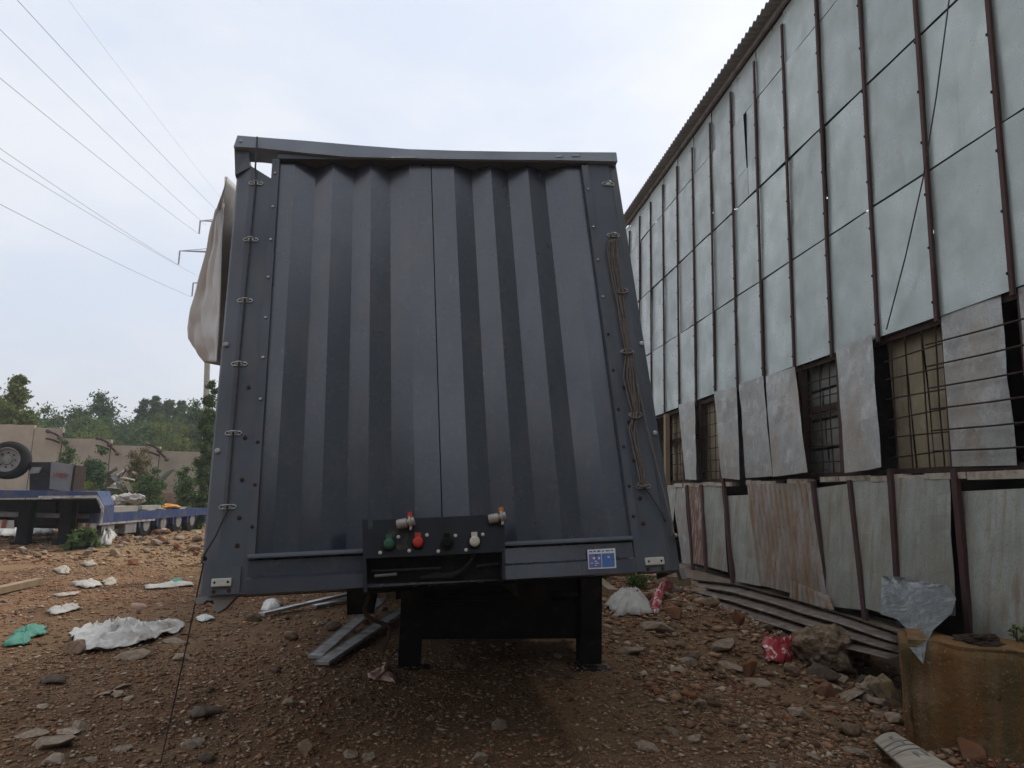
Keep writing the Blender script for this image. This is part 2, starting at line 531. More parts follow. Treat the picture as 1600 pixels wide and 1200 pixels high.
MT['boxgrey'] = M('grey_tool_box', (.22, .215, .21), (.17, .165, .16), 3, .6, 0, .05, 40, .002)
MT['redpaint'] = M('faded_red_paint', (.42, .10, .07), (.32, .08, .06), 9, .7, 0, .05, 40, .002)
MT['orange'] = M('orange_canvas', (.55, .24, .03), (.45, .18, .02), 9, .7, 0, .2, 20, .005)
MT['pinkbox'] = M('pale_brown_cabinet', (.36, .24, .19), (.28, .19, .15), 6, .8, 0, .1, 30, .003)
MT['gutter'] = M('bent_grey_green_sheet', (.24, .26, .22), (.18, .20, .16), 6, .6, .1, .1, 20, .003)
MT['pylon'] = M('pylon_steel', (.20, .21, .22), (.15, .16, .17), 3, .6, .3, 0)
MT['wire'] = M('power_wire', (.09, .09, .095), (.07, .07, .075), 3, .6, .2, 0)
MT['bark'] = M('bark', (.10, .08, .06), (.06, .05, .04), 5, .9, 0, .5, 20, .02)
MT['leaf_mid'] = leafmat('leaf_mid', (.125, .185, .070), (.085, .130, .050))
MT['leaf_dark'] = leafmat('leaf_dark', (.095, .150, .075), (.065, .110, .043))
MT['leaf_light'] = leafmat('leaf_light', (.19, .225, .080), (.135, .165, .043))
MT['leaf_dry'] = leafmat('leaf_dry', (.20, .165, .085), (.14, .12, .06))
MT['gravel'] = M('gravel', (.78, .75, .72), (.60, .57, .54), 20, .9, 0, .3, 60, .003, tint=True)

# ground material
m, n, l, b = _nodes('dirt')
v = _vec(n, l, (1, 1, 1), False)
f1 = _noise(n, l, v, .55, 6, .6, .35, .65)
c = _mix(n, l, f1, (.225, .122, .068), (.285, .178, .105))
f2 = _noise(n, l, v, 2.6, 6, .65, .45, .68)
c = _mix(n, l, f2, c, (0.184, 0.087, 0.046))
f3 = _noise(n, l, v, 9, 6, .7, .55, .70)
c = _mix(n, l, f3, c, (0.394, 0.256, 0.152))
f4 = _noise(n, l, v, 55, 5, .7, .58, .68)
c = _mix(n, l, f4, c, (0.449, 0.307, 0.189))
f5 = _noise(n, l, v, 1.3, 5, .6, .60, .74)
c = _mix(n, l, f5, c, (0.231, 0.092, 0.046))
f7 = _noise(n, l, v, .8, 7, .7, .50, .64)
c = _mix(n, l, f7, c, (.105, .062, .040))
f6 = _noise(n, l, v, .16, 3, .5, .42, .62)
c = _mix(n, l, f6, c, (.285, .19, .105))
l.new(c, b.inputs['Base Color'])
b.inputs['Roughness'].default_value = .95
b.inputs['Specular IOR Level'].default_value = .06
h1 = _noise(n, l, v, 14, 8, .75, 0, 1)
nb = _bump(n, l, h1, .9, .05, b)
h2 = _noise(n, l, v, 70, 6, .7, 0, 1)
_bump(n, l, h2, .9, .012, b, nb)
MT['dirt'] = m

# ------------------------------------------------------------------ ground
def axis_coords(lo, hi, step, far):
    c = list(np.arange(lo, hi + 1e-6, step))
    s, x = step, hi
    while x < far:
        s *= 1.18; x += s; c.append(x)
    s, x = step, lo
    pre = []
    while x > -far:
        s *= 1.18; x -= s; pre.append(x)
    return pre[::-1] + c
gx = axis_coords(-9.0, 5.6, .085, 900)
gy = axis_coords(1.5, 18.0, .085, 900)
GV = [(x, y, gh(x, y)) for y in gy for x in gx]
nx = len(gx)
ii, jj = np.meshgrid(np.arange(nx - 1), np.arange(len(gy) - 1))
base = (jj * nx + ii).ravel()
GF = np.stack([base, base + 1, base + nx + 1, base + nx], 1)
g = np_mesh('ground', GV, GF, MT['dirt'], smooth_=True)
tag(g, 'bare brown dirt yard strewn with stones', None, None, 'structure')

# ------------------------------------------------------------------ the shed
def bilin(c, u, v):
    return (c[0] * (1 - u) + c[1] * u) * (1 - v) + (c[3] * (1 - u) + c[2] * u) * v

_seed = [0]
def sheet(c, nrm, nu=4, nv=5, amp=.006, thick=.003, curl=None, wave=None):
    """c: bl, br, tr, tl; buckled metal sheet facing -nrm"""
    _seed[0] += 1
    sd = _seed[0] * 3.7
    def fn(u, v):
        p = bilin(c, u, v)
        d = amp * noise.noise(Vector((u * 1.8 + sd, v * 2.4, sd)))
        d += amp * .5 * noise.noise(Vector((u * 5 + sd, v * 5, sd)))
        if curl: d += curl(u, v)
        if wave: d += wave[1] * max(0.0, 1 - abs((u * wave[0]) % 1 - .5) / .2)   # narrow valleys between broad ridges
        return p + nrm * d
    return MB().grid(fn, nu, nv, nrm * thick)

shed = thing('metal_shed', wpt(11, 0), 'tall shed clad in grey galvanised sheets with broken lower windows', 'shed')
SP0, SPS = 5.92, 1.03
def post_a(k): return SP0 + SPS * k
def lat_at(z):                                   # the lower cladding leans out a little
    return LAT - .10 * max(0.0, 1.75 - z)
rows = [(3.45, 5.12), (5.12, 6.78), (6.78, 8.43), (8.43, 9.36)]
for k in range(-2, 15):
    for ri, (z0, z1) in enumerate(rows):
        a0, a1 = post_a(k) + .012, post_a(k + 1) - .012
        j = [random.uniform(-.012, .012) for _ in range(4)]
        lt = LAT + .03 + (ri % 2) * .006 + random.uniform(-.004, .004)
        dz = random.uniform(-.003, .003)
        z0b = z0 + .006 + (random.uniform(-.02, .02) if ri == 0 else 0)
        c = [wpt(a1, z0b + dz, lt + j[0]), wpt(a0, z0b + dz, lt + j[1]), wpt(a0, z1 - .022 + dz, lt + j[2]), wpt(a1, z1 - .022 + dz, lt + j[3])]
        if k == 5 and ri == 2:                   # torn sheet with an open slit
            am = a0 + .40
            c1 = [wpt(am, c[1].z, lt), c[1], c[2], wpt(am, c[2].z, lt)]
            c2 = [c[0], wpt(am + .004, c[1].z, lt), wpt(am + .004, c[2].z - .05, lt), c[3]]
            sheet(c1, BN).build('wall_sheet', MT['galv'], shed)
            sheet([c2[0], c2[1], wpt(am + .004, c[1].z + .55, lt), wpt(a1, c[1].z + .55, lt)], BN).build('wall_sheet', MT['galv'], shed)
            sheet([wpt(a1, c[1].z + .55, lt), wpt(am + .045, c[1].z + .55, lt), wpt(am + .05, c[2].z, lt - .04), c[3]], BN).build('wall_sheet', MT['galv'], shed)
            continue
        sheet(c, BN, amp=.008).build('wall_sheet', MT['galv'], shed)
# unseen run of the shed past the camera, added to block the sky: plain sheets
for i in range(12):
    a1 = 3.84 - i * 1.55
    a0 = a1 - 1.53
    sheet([wpt(a1, .05, LAT + .02), wpt(a0, .05, LAT + .02), wpt(a0, 9.36, LAT + .03), wpt(a1, 9.36, LAT + .03)], BN, 3, 6, .02).build('wall_sheet', MT['galv'], shed)
# red oxide uprights in front of the sheets
for k in range(-2, 16):
    a = post_a(k)
    top = 9.12 + random.uniform(-.05, .05)
    zz = 3.38
    ax = (BD, BN, Vector((0, 0, 1)))
    tw = random.uniform(-.012, .012)
    MB().hexa([wpt(a - .025, zz, LAT - .008), wpt(a + .025, zz, LAT - .008), wpt(a + .025, zz, LAT + .02), wpt(a - .025, zz, LAT + .02),
               wpt(a - .025 + tw, top, LAT - .008), wpt(a + .025 + tw, top, LAT - .008), wpt(a + .025 + tw, top, LAT + .02), wpt(a - .025 + tw, top, LAT + .02)]
              ).build('upright', MT['redsteel'], shed)
    mb = MB()
    for q in range(9):
        zq = 3.6 + q * .62
        mb.box(wpt(a + .028, zq, LAT - .006), (.016, .02, .026), ax)
    o = mb.build('cleats', MT['browndark'], shed); o['kind'] = 'stuff'
    # post through the window band, set back
    if k not in (2, 6):
        MB().box(wpt(a - .02, 2.63, LAT + .12), (.10, .10, 1.62), ax).build('upright', MT['redsteel'], shed)
# lower uprights, leaning out with the lower cladding
for (t_, b_) in (((1072, 758), (1081, 881)), ((1095, 757), (1101, 884)), ((1128, 747), (1143, 906)), ((1268, 752), (1292, 946)),
                 ((1325, 750), (1349, 953)), ((1388, 732), (1403, 962)), ((1488, 732), (1513, 998)), ((1625, 725), (1668, 1040))):
    A_, B_ = wall_px(*t_, LAT - .045), wall_px(*b_, LAT - .205)
    wd = BD * random.uniform(.035, .045)
    dp = BN * .05
    dn = Vector((0, 0, -.12))
    MB().hexa([B_ - wd + dn, B_ + wd + dn, B_ + wd + dp + dn, B_ - wd + dp + dn, A_ - wd, A_ + wd, A_ + wd + dp, A_ - wd + dp]).build('upright', MT['redsteel'], shed)
# girts
for z, h, lt, mt_ in ((3.40, .07, .11, 'browndark'), (1.80, .06, .10, 'browndark'), (9.40, .08, .10, 'browndark')):
    MB().box(wpt(11.2, z, LAT + lt), (15.5, .06, h), (BD, BN, Vector((0, 0, 1)))).build('girt', MT[mt_], shed)
# limewashed sill stones
a = 4.0
while a < 18:
    wd = random.uniform(.22, .75)
    if random.random() < .85:
        MB().box(wpt(a + wd / 2, 1.72 + random.uniform(-.015, .015), LAT + .05 + random.uniform(-.01, .01)), (wd - .012, .14, .075 + random.uniform(-.012, .012)),
                 (BD, BN, Vector((0, 0, 1)))).build('sill_stone', MT['sill'], shed)
    a += wd
# corrugated fibre cement roof with a wavy eave
def roof_fn(u, v):
    a = -14.5 + u * 34.5
    lt = LAT - .22 + v * 6.5
    return wpt(a, 9.50 + v * 1.5 + .035 * sin(2 * pi * a / .155), lt)
MB().grid(roof_fn, 1780, 3, Vector((0, 0, .012))).build('roof', MT['eternit'], shed, True)
def roof_back(u, v):
    return wpt(-14.5 + u * 34.5, 11.0 - v * 1.5, LAT + 6.3 + v * 6.2)
MB().grid(roof_back, 6, 3, Vector((0, 0, .02))).build('roof', MT['eternit'], shed)
MB().box(wpt(3, 9.45, LAT + .01), (34, .05, .09), (BD, BN, Vector((0, 0, 1)))).build('fascia', MT['greysteel'], shed)
# far wall with a few small openings, ends, floor: the dark inside
LB = LAT + 12.0
ax = (BD, BN, Vector((0, 0, 1)))
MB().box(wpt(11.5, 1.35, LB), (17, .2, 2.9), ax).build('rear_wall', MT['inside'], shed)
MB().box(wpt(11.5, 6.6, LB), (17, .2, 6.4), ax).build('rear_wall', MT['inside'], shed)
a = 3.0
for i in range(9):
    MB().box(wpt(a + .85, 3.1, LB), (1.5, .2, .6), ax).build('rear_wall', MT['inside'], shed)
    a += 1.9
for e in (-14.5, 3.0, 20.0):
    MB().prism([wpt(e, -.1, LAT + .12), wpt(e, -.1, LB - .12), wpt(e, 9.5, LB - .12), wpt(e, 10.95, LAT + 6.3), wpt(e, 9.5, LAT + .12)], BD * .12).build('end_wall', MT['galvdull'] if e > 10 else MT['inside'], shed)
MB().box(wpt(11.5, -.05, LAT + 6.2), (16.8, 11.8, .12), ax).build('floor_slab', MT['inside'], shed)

# -- lower cladding (photo points of each sheet on its plane)
def wq(pts, lat_top=LAT - .03, lat_bot=None):
    """corner pixels tl,tr,br,bl -> c for sheet() (bl,br,tr,tl seen from the yard)"""
    lat_bot = lat_top if lat_bot is None else lat_bot
    tl, tr, br, bl = pts
    return [wall_px(*bl, lat_bot), wall_px(*br, lat_bot), wall_px(*tr, lat_top), wall_px(*tl, lat_top)]
LT, LBm = LAT - .005, LAT - .165
low = [
    ([(1049, 761), (1070, 760), (1079, 882), (1066, 880)], 'galvdull'),
    ([(1071, 758), (1094, 757), (1101, 884), (1081, 880)], 'peeling'),
    ([(1096, 757), (1127, 756), (1138, 894), (1100, 884)], 'galvrust'),
    ([(1132, 775), (1172, 773), (1188, 916), (1149, 908)], 'galvrust'),
    ([(1275, 763), (1324, 756), (1345, 953), (1294, 947)], 'galvrust'),
    ([(1327, 753), (1386, 747), (1402, 966), (1348, 949)], 'galvrust'),
    ([(1392, 747), (1484, 743), (1492, 962), (1402, 966)], 'galvrust'),
    ([(1494, 768), (1604, 763), (1610, 1006), (1512, 1000)], 'galvrust'),
    ([(1606, 763), (1760, 757), (1780, 1030), (1612, 1010)], 'galvrust'),
]
for pts, mt_ in low:
    sheet(wq(pts, LT + random.uniform(-.01, .01), LBm + random.uniform(-.01, .01)), BN, 5, 7, .022).build('wall_sheet', MT[mt_], shed)
# the dented foot of the third sheet
# corrugated sheet with a slanted foot, plus the brown scrap hanging below it
c = wq([(1166, 756), (1266, 755), (1291, 941), (1187, 914)], LT - .04, LBm - .05)
sheet(c, BN, 216, 7, .02, .003, wave=(13.5, .045)).build('corrugated_sheet', MT['rustsheet'], shed)
c = wq([(1235, 905), (1290, 930), (1298, 953), (1234, 934)], LBm - .085, LBm - .10)
sheet(c, BN, 120, 4, .01, .003, wave=(7.5, .045)).build('corrugated_sheet', MT['rustsheet'], shed)
# dark board behind the hole above the fourth sheet
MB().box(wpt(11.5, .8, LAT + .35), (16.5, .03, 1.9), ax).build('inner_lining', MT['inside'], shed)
# left-hand sheets continue behind the trailer
for i in range(4):
    a0 = 15.4 + i * 1.03
    sheet([wpt(a0 + 1.0, .05, LBm), wpt(a0, .05, LBm), wpt(a0, 1.72, LT), wpt(a0 + 1.0, 1.72, LT)], BN, 3, 4, .02).build('wall_sheet', MT['galvrust'], shed)

# footing under the wall
MB().box(wpt(5.0, -.42, LAT + .08), (30, .32, .92), ax).build('footing', MT['concrete'], shed)
# -- window band: leaning and hanging sheets
band = [
    ([(1060, 632), (1085, 626), (1092, 750), (1071, 749)], 'galvdull', .06),
    ([(1115, 612), (1151, 605), (1161, 750), (1129, 747)], 'galvdull', .03),
    ([(1155, 601), (1192, 587), (1211, 744), (1165, 747)], 'galvdull', .02),
    ([(1195, 588), (1241, 573), (1267, 738), (1208, 745)], 'galvdull', .05),
    ([(1305, 547), (1362, 522), (1383, 730), (1321, 739)], 'galvdull', .05),
    ([(1469, 489), (1562, 459), (1589, 727), (1487, 729)], 'galvdull', -.02),
]
for pts, mt_, out in band:
    if out > 0:
        c = wq(pts, LAT - .02, LAT - .03 - out)
        cur = (lambda u, v: -.05 * (u ** 3) * (1 - v))
    else:
        c = wq(pts, LAT + .045, LAT + .05)
        cur = None
    sheet(c, BN, 6, 8, .025, .003, cur).build('window_sheet', MT[mt_], shed)
for k in range(-3, -1):                          # right of the frame the window band is boarded up
    sheet([wpt(post_a(k + 1) + 1.0, 1.78, LAT + .04), wpt(post_a(k) + 1.0, 1.78, LAT + .04), wpt(post_a(k) + 1.0, 3.44, LAT + .04), wpt(post_a(k + 1) + 1.0, 3.44, LAT + .04)], BN, 4, 5, .02).build('window_sheet', MT['galvdull'], shed)
# yellowed sheets and dirty panes behind the bars
back = [
    ([(1036, 652), (1060, 640), (1073, 750), (1052, 752)], 'beigesheet'),
    ([(1100, 622), (1118, 614), (1130, 750), (1106, 752)], 'beigesheet'),
    ([(1252, 575), (1310, 552), (1326, 744), (1268, 748)], 'dirtyglass'),
    ([(1384, 520), (1466, 492), (1492, 736), (1404, 740)], 'beigesheet'),
]
for pts, mt_ in back:
    tl, tr, br, bl = pts
    n3 = 3 if mt_ == 'beigesheet' and tr[0] - tl[0] > 50 else (2 if mt_ == 'dirtyglass' else 1)
    for i in range(n3):
        f0, f1 = i / n3 + .01, (i + 1) / n3 - .01
        L = lambda p, q, t: (p[0] * (1 - t) + q[0] * t, p[1] * (1 - t) + q[1] * t)
        nzs = 4 if mt_ == 'dirtyglass' else 1
        for jz in range(nzs):
            g0, g1 = jz / nzs + .012, (jz + 1) / nzs - .012
            q = [L(L(tl, tr, f0), L(bl, br, f0), g0), L(L(tl, tr, f1), L(bl, br, f1), g0), L(L(tl, tr, f1), L(bl, br, f1), g1), L(L(tl, tr, f0), L(bl, br, f0), g1)]
            c = wq(q, LAT + .24 + .02 * (i % 2), LAT + .25 + .015 * (i % 2))
            sheet(c, BN, 3, 5, .02).build('pane' if mt_ == 'dirtyglass' else 'inner_sheet', MT[mt_], shed)
# bars
def bars(p_l, p_r, nver, zs, lt=LAT + .09, r=.009):
    """bars between wall columns at pixel columns; p_*: a coordinates"""
    for i in range(nver):
        a = p_l + (p_r - p_l) * (i + .5) / nver + random.uniform(-.02, .02)
        MB().tube([wpt(a, 1.76, lt), wpt(a + random.uniform(-.02, .02), 2.5, lt - random.uniform(0, .02)), wpt(a, 3.42, lt)], r, 5).build('window_bar', MT['browndark'], shed)
    for z in zs:
        k = random.uniform(-.02, .02)
        MB().tube([wpt(p_l, z + k, lt - .012), wpt((p_l + p_r) / 2, z, lt - .02), wpt(p_r, z - k, lt - .012)], r, 5).build('window_bar', MT['browndark'], shed)
zs = [1.98, 2.2, 2.43, 2.66, 2.9, 3.14]
bars(14.6, 16.6, 7, zs)
bars(13.0, 14.2, 5, zs)
bars(8.85, 9.85, 4, zs)
bars(6.95, 7.98, 4, zs)
for z in zs:                                      # long bars running over the right-hand sheet
    MB().tube([wpt(7.1, z + .01, LAT - .03), wpt(6.2, z - .02, LAT - .04), wpt(5.0, z - .03, LAT - .02)], .010, 5).build('window_bar', MT['browndark'], shed)
for z in (2.75,):
    for p in ((14.4, 16.7), (8.9, 9.9)):
        MB().box(wpt(sum(p) / 2, z, LAT + .16), (p[1] - p[0], .05, .09), ax).build('window_rail', MT['browndark'], shed)
MB().box(wpt(16.05, 2.55, LAT + .0), (.14, .10, 1.65), ax).build('window_post', MT['timber'], shed)

# torn sheet drooping in front of the cladding
out = [(1378, 900), (1405, 901), (1440, 907), (1480, 914), (1494, 935), (1488, 958), (1459, 984), (1448, 1006), (1443, 1038),
       (1411, 1001), (1422, 989), (1402, 968), (1376, 960)]
LD = LBm - .10
mb = MB()
cpx = (1430, 945)
ringn = 7
def torn(p, t):
    x = cpx[0] + (p[0] - cpx[0]) * t
    y = cpx[1] + (p[1] - cpx[1]) * t
    q = smooth((y - 905) / 140.0)
    cre = abs(((x - 1402) - (y - 905) * .30) / 30.0)          # sharp vertical creases
    d = .10 * min(1, cre) * smooth((y - 900) / 60) + .035 * abs(fnoise(x / 16, y / 20, 4)) + .02 * fnoise(x / 7, y / 7, 2)
    d += .10 * smooth((y - 1000) / 8) 
    return wall_px(x, y, LD + .08 - d - 1.36 * q)
dense = []
for i in range(len(out)):
    p, q = out[i], out[(i + 1) % len(out)]
    for k in range(3):
        dense.append((p[0] + (q[0] - p[0]) * k / 3, p[1] + (q[1] - p[1]) * k / 3))
N = len(dense)
V = [torn(cpx, 0)]
for rI in range(1, ringn + 1):
    V += [torn(p, rI / ringn) for p in dense]
F_ = [(0, 1 + i, 1 + (i + 1) % N) for i in range(N)]
for rI in range(ringn - 1):
    o1, o2 = 1 + rI * N, 1 + (rI + 1) * N
    F_ += [(o1 + i, o2 + i, o2 + (i + 1) % N, o1 + (i + 1) % N) for i in range(N)]
mb.add(V, F_)
o = mb.build('torn_sheet', MT['tornzinc'], shed)
sm = o.modifiers.new('thickness', 'SOLIDIFY'); sm.thickness = .004

# loose cable hanging down the cladding
MB().tube([wall_px(1490, -60, LAT - .10), wall_px(1483, 0, LAT - .12), wall_px(1463, 150, LAT - .14), wall_px(1442, 280, LAT - .11),
           wall_px(1415, 400, LAT - .10), wall_px(1385, 515, LAT - .04)], .008, 5).build('cable', MT['darkcord'], shed)

# ribbed steel sheets slid down along the foot of the wall
def ribbed(name, px_top, px_bot, l_top, l_bot, label, nrib, mat):
    def pl(pts, t, lt):
        t *= len(pts) - 1
        i = min(int(t), len(pts) - 2); f = t - i
        return wall_px(pts[i][0] * (1 - f) + pts[i + 1][0] * f, pts[i][1] * (1 - f) + pts[i + 1][1] * f, lt)
    def fn(u, v):
        p = pl(px_top, u, l_top) * (1 - v) + pl(px_bot, u, l_bot) * v
        return p - BN * .085 * cos(2 * pi * v * nrib) + Vector((0, 0, .012 * fnoise(u * 6, v * 3, 2)))
    o = MB().grid(fn, 24, nrib * 8, Vector((.004, .002, -.004))).build(name, MT[mat], None, True)
    tag(o, label, 'metal sheet')
ribbed('ribbed_steel_sheet', [(1082, 904), (1150, 911), (1235, 932), (1330, 960), (1420, 992)],
       [(1100, 938), (1150, 955), (1210, 975), (1300, 1005), (1400, 1030)], LBm - .12, LBm - .62,
       'long bent ribbed steel sheet lying along the foot of the shed wall', 3, 'ribsteel')

# ------------------------------------------------------------------ dark grey box trailer
tr = thing('semi_trailer', Vector((TP.x + TX.x * 1.25, TP.y + TX.y * 1.25, 0)), 'dark grey curtain trailer seen from its corrugated front wall', 'trailer')
def tprism(pts_uw, v0, v1, name, mat, v0f=None, v1f=None):
    """extrude a cross-section (u,w) up the front wall"""
    n_ = len(pts_uw)
    lo = [tf(u, v0 if v0f is None else v0f(u), w_) for u, w_ in pts_uw]
    hi = [tf(u, v1 if v1f is None else v1f(u), w_) for u, w_ in pts_uw]
    mb = MB().add(lo + hi, [tuple(range(n_)), tuple(range(n_, 2 * n_))] + [(i, (i + 1) % n_, n_ + (i + 1) % n_, n_ + i) for i in range(n_)])
    return mb.build(name, mat, tr)
PTOP = lambda u: 2.662 + .03 * (u - .24)
# corrugated front wall, two halves with a seam
half1 = [(.245, 0), (.353, 0), (.475, .056), (.588, 0), (.713, .056), (.827, 0), (.949, .056), (1.073, 0), (1.2125, 0)]
half2 = [(1.2185, 0), (1.364, 0), (1.488, .056), (1.612, 0), (1.733, .056), (1.863, 0), (1.99, .056), (2.127, 0), (2.25, 0)]
for hp in (half1, half2):
    def fn(u, v, hp=hp):
        i = min(int(round(u * (len(hp) - 1))), len(hp) - 1)
        uu, ww = hp[i]
        # the seam and ribs drift slightly along the height, sheet metal never quite flat
        dr = -.012 * (1 - v)
        vv = .17 + (PTOP(uu) - .17) * v
        return tf(uu + dr * (1 if .3 < uu < 2.2 else 0), vv, ww + .02 + .003 * fnoise(uu * 3, vv * 1.4, 1))
    MB().grid(fn, len(hp) - 1, 14, TN * .012).build('front_wall', MT['paint'], tr)
# dark joint behind the seam
MB().hexa([tf(1.19, .17, .034), tf(1.22, .17, .034), tf(1.22, .17, .05), tf(1.19, .17, .05), tf(1.205, 2.69, .034), tf(1.235, 2.69, .034), tf(1.235, 2.69, .05), tf(1.205, 2.69, .05)]).build('seam', MT['black'], tr)
# cap angle along the top of the wall
MB().hexa([tf(.25, PTOP(.25) - .006, -.012), tf(2.28, PTOP(2.28) - .006, -.012), tf(2.28, PTOP(2.28) - .006, .09), tf(.25, PTOP(.25) - .006, .09),
           tf(.25, PTOP(.25) + .028, -.012), tf(2.28, PTOP(2.28) + .028, -.012), tf(2.28, PTOP(2.28) + .028, .09), tf(.25, PTOP(.25) + .028, .09)]).build('wall_cap', MT['paint_frame'], tr)
# corner posts
lp = [(0, .05), (.012, .035), (.088, 0), (.228, 0), (.228, .09), (.05, .12), (0, .22)]
tprism(lp, 0, 0, 'corner_post', MT['paint_frame'], lambda u: 0, lambda u: 2.60 - .10 * max(0, (u - .088)) / .14 if u > .088 else 2.60)
rp = [(2.27, .10), (2.27, 0), (2.425, 0), (2.432, .008), (2.44, .008), (2.494, .04), (2.5, .05), (2.5, .22), (2.45, .12)]
tprism(rp, 0, 2.80, 'corner_post', MT['paint_frame'])
# side returns of the posts
tprism([(0.0, .222), (.012, .222), (.012, .40), (0, .40)], 0, 2.55, 'post_return', MT['paint_frame'])
tprism([(2.488, .222), (2.5, .222), (2.5, .40), (2.488, .40)], 0, 2.76, 'post_return', MT['paint_frame'])
# joint strips with bolts
tprism([(.218, -.012), (.262, -.012), (.262, .0195), (.218, -.001)], 0, 2.60, 'joint_strip', MT['paint_frame'], lambda u: .0, lambda u: PTOP(u) - .01)
tprism([(2.232, -.012), (2.276, -.012), (2.276, -.001), (2.232, .0195)], 0, 2.70, 'joint_strip', MT['paint_frame'])
# bent roof beam
bt = [(371, 211.5), (402, 214), (480, 220), (560, 227), (640, 233), (720, 235.5), (800, 236.8), (880, 237.5), (963, 238)]
bb = [(365, 229), (404, 231), (470, 238), (545, 245), (640, 247), (720, 248.5), (800, 249.5), (880, 250), (965, 252)]
vsb = []
for (p, q) in zip(bt, bb):
    A_, B_ = tpx(*p, -.03), tpx(*q, -.03)
    vsb += [A_, B_, B_ + TN * .14, A_ + TN * .14]
nb_ = len(bt)
fs = [(0, 1, 2, 3), tuple(4 * (nb_ - 1) + k for k in (3, 2, 1, 0))]
for i in range(nb_ - 1):
    for k in range(4):
        fs.append((4 * i + k, 4 * i + (k + 1) % 4, 4 * (i + 1) + (k + 1) % 4, 4 * (i + 1) + k))
beam = MB().add(vsb, fs).build('roof_beam', MT['beam'], tr)
# head of the left corner post, under the beam
MB().hexa([tf(-.004, 2.54, .02), tf(.085, 2.585, -.004), tf(.085, 2.585, .16), tf(-.004, 2.54, .16),
           tpx(366, 229, 0), tpx(389, 236, 0), tpx(389, 236, .14), tpx(366, 229, .14)]).build('post_head', MT['paint_frame'], tr)
# worn bare-metal scrapes along the beam
for (x0, x1, y0) in ((610, 650, 244.6), (868, 878, 243), (893, 905, 242)):
    MB().hexa([tpx(x0, y0 + 2, -.036), tpx(x1, y0 + 1.5, -.036), tpx(x1, y0 + 1.5, -.031), tpx(x0, y0 + 2, -.031),
               tpx(x0 + 3, y0, -.036), tpx(x1 + 2, y0, -.036), tpx(x1 + 2, y0, -.031), tpx(x0 + 3, y0, -.031)]).build('scrape', MT['zinc'], tr)
# bottom rail in steps
def rail(v0, v1, w_, mat, u0=.232, u1=2.225, bev=.008):
    cs = [(v0, .05), (v0, w_), (v1 - bev, w_), (v1, w_ + bev), (v1, .05)]
    lo = [tf(u0, v, ww) for v, ww in cs]; hi = [tf(u1, v, ww) for v, ww in cs]
    k = len(cs)
    return MB().add(lo + hi, [tuple(range(k)), tuple(range(k, 2 * k))] + [(i, (i + 1) % k, k + (i + 1) % k, k + i) for i in range(k)]).build('bottom_rail', mat, tr)
rail(.166, .19, -.045, MT['paint_frame'], bev=.016)
rail(.078, .165, -.018, MT['paint'])
rail(-.004, .077, -.034, MT['paint'], bev=.012)
# bolts
def bolt(u, v, mat='zinc', r=.009, w_=-.012, head=.007):
    MB().lathe(tf(u, v, w_), -TN, [(0, r), (head * .7, r), (head, r * .6)], 8).build('bolt', MT[mat], tr)
for i, v in enumerate((2.54, 2.287, 2.05, 1.79, 1.524, 1.274, 1.025, .78, .55, .33)):
    bolt(.240, v, 'zinc' if i < 7 else 'rustbolt', .009)
for i, v in enumerate((2.50, 2.2, 1.95, 1.68, 1.42, 1.18, .93, .70, .47, .30)):
    bolt(2.254, v, 'zinc' if i < 4 else 'rustbolt', .009)
for v in (1.10, .81, .58, .38, .24):
    bolt(.172 + .0 * v, v, 'rustbolt', .011, 0)
for v in (1.07, .85, .62, .40, .26):
    bolt(2.31, v, 'rustbolt', .012, 0)
for u, v in ((.030, 1.37), (.034, .746)):
    bolt(u, v, 'zinc', .016, .027, .014)
for u, v in ((2.472, 1.37), (2.468, .788)):
    bolt(u, v, 'zinc', .016, .027, .014)
bolt(2.43, 2.74, 'zinc', .009, 0)
for p in ((376, 221),):
    MB().lathe(tpx(*p, -.03), -TN, [(0, .01), (.006, .009), (.008, .005)], 8).build('bolt', MT['zinc'], tr)
# cable eyelets on the posts
def eyelet(u, v):
    ax_ = (TX, TZ, TN)
    e = MB()
    e.prism([tf(u - .045, v, 0), tf(u - .035, v - .013, 0), tf(u + .035, v - .013, 0), tf(u + .045, v, 0), tf(u + .035, v + .013, 0), tf(u - .035, v + .013, 0)], -TN * .006)
    pl_ = e.build('eyelet', MT['zinc'], tr)
    MB().tube([tf(u + .022 * cos(t), v + .004, -.006 - .020 * sin(t)) for t in [pi * k / 8 for k in range(9)]], .0045, 6).build('ring', MT['zinc'], pl_)
    for du in (-.032, .032):
        MB().lathe(tf(u + du, v, -.006), -TN, [(0, .006), (.004, .004)], 6).build('rivet', MT['browndark'], pl_)
EYL = [(.129, 2.465), (.124, 2.053), (.118, 1.639), (.114, 1.24), (.112, .836), (.112, .439)]
for e_ in EYL: eyelet(*e_)
EYR = [(2.403, 2.557), (2.385, 2.146), (2.363, 1.305), (2.357, .898), (2.341, .467)]
for e_ in EYR: eyelet(*e_)
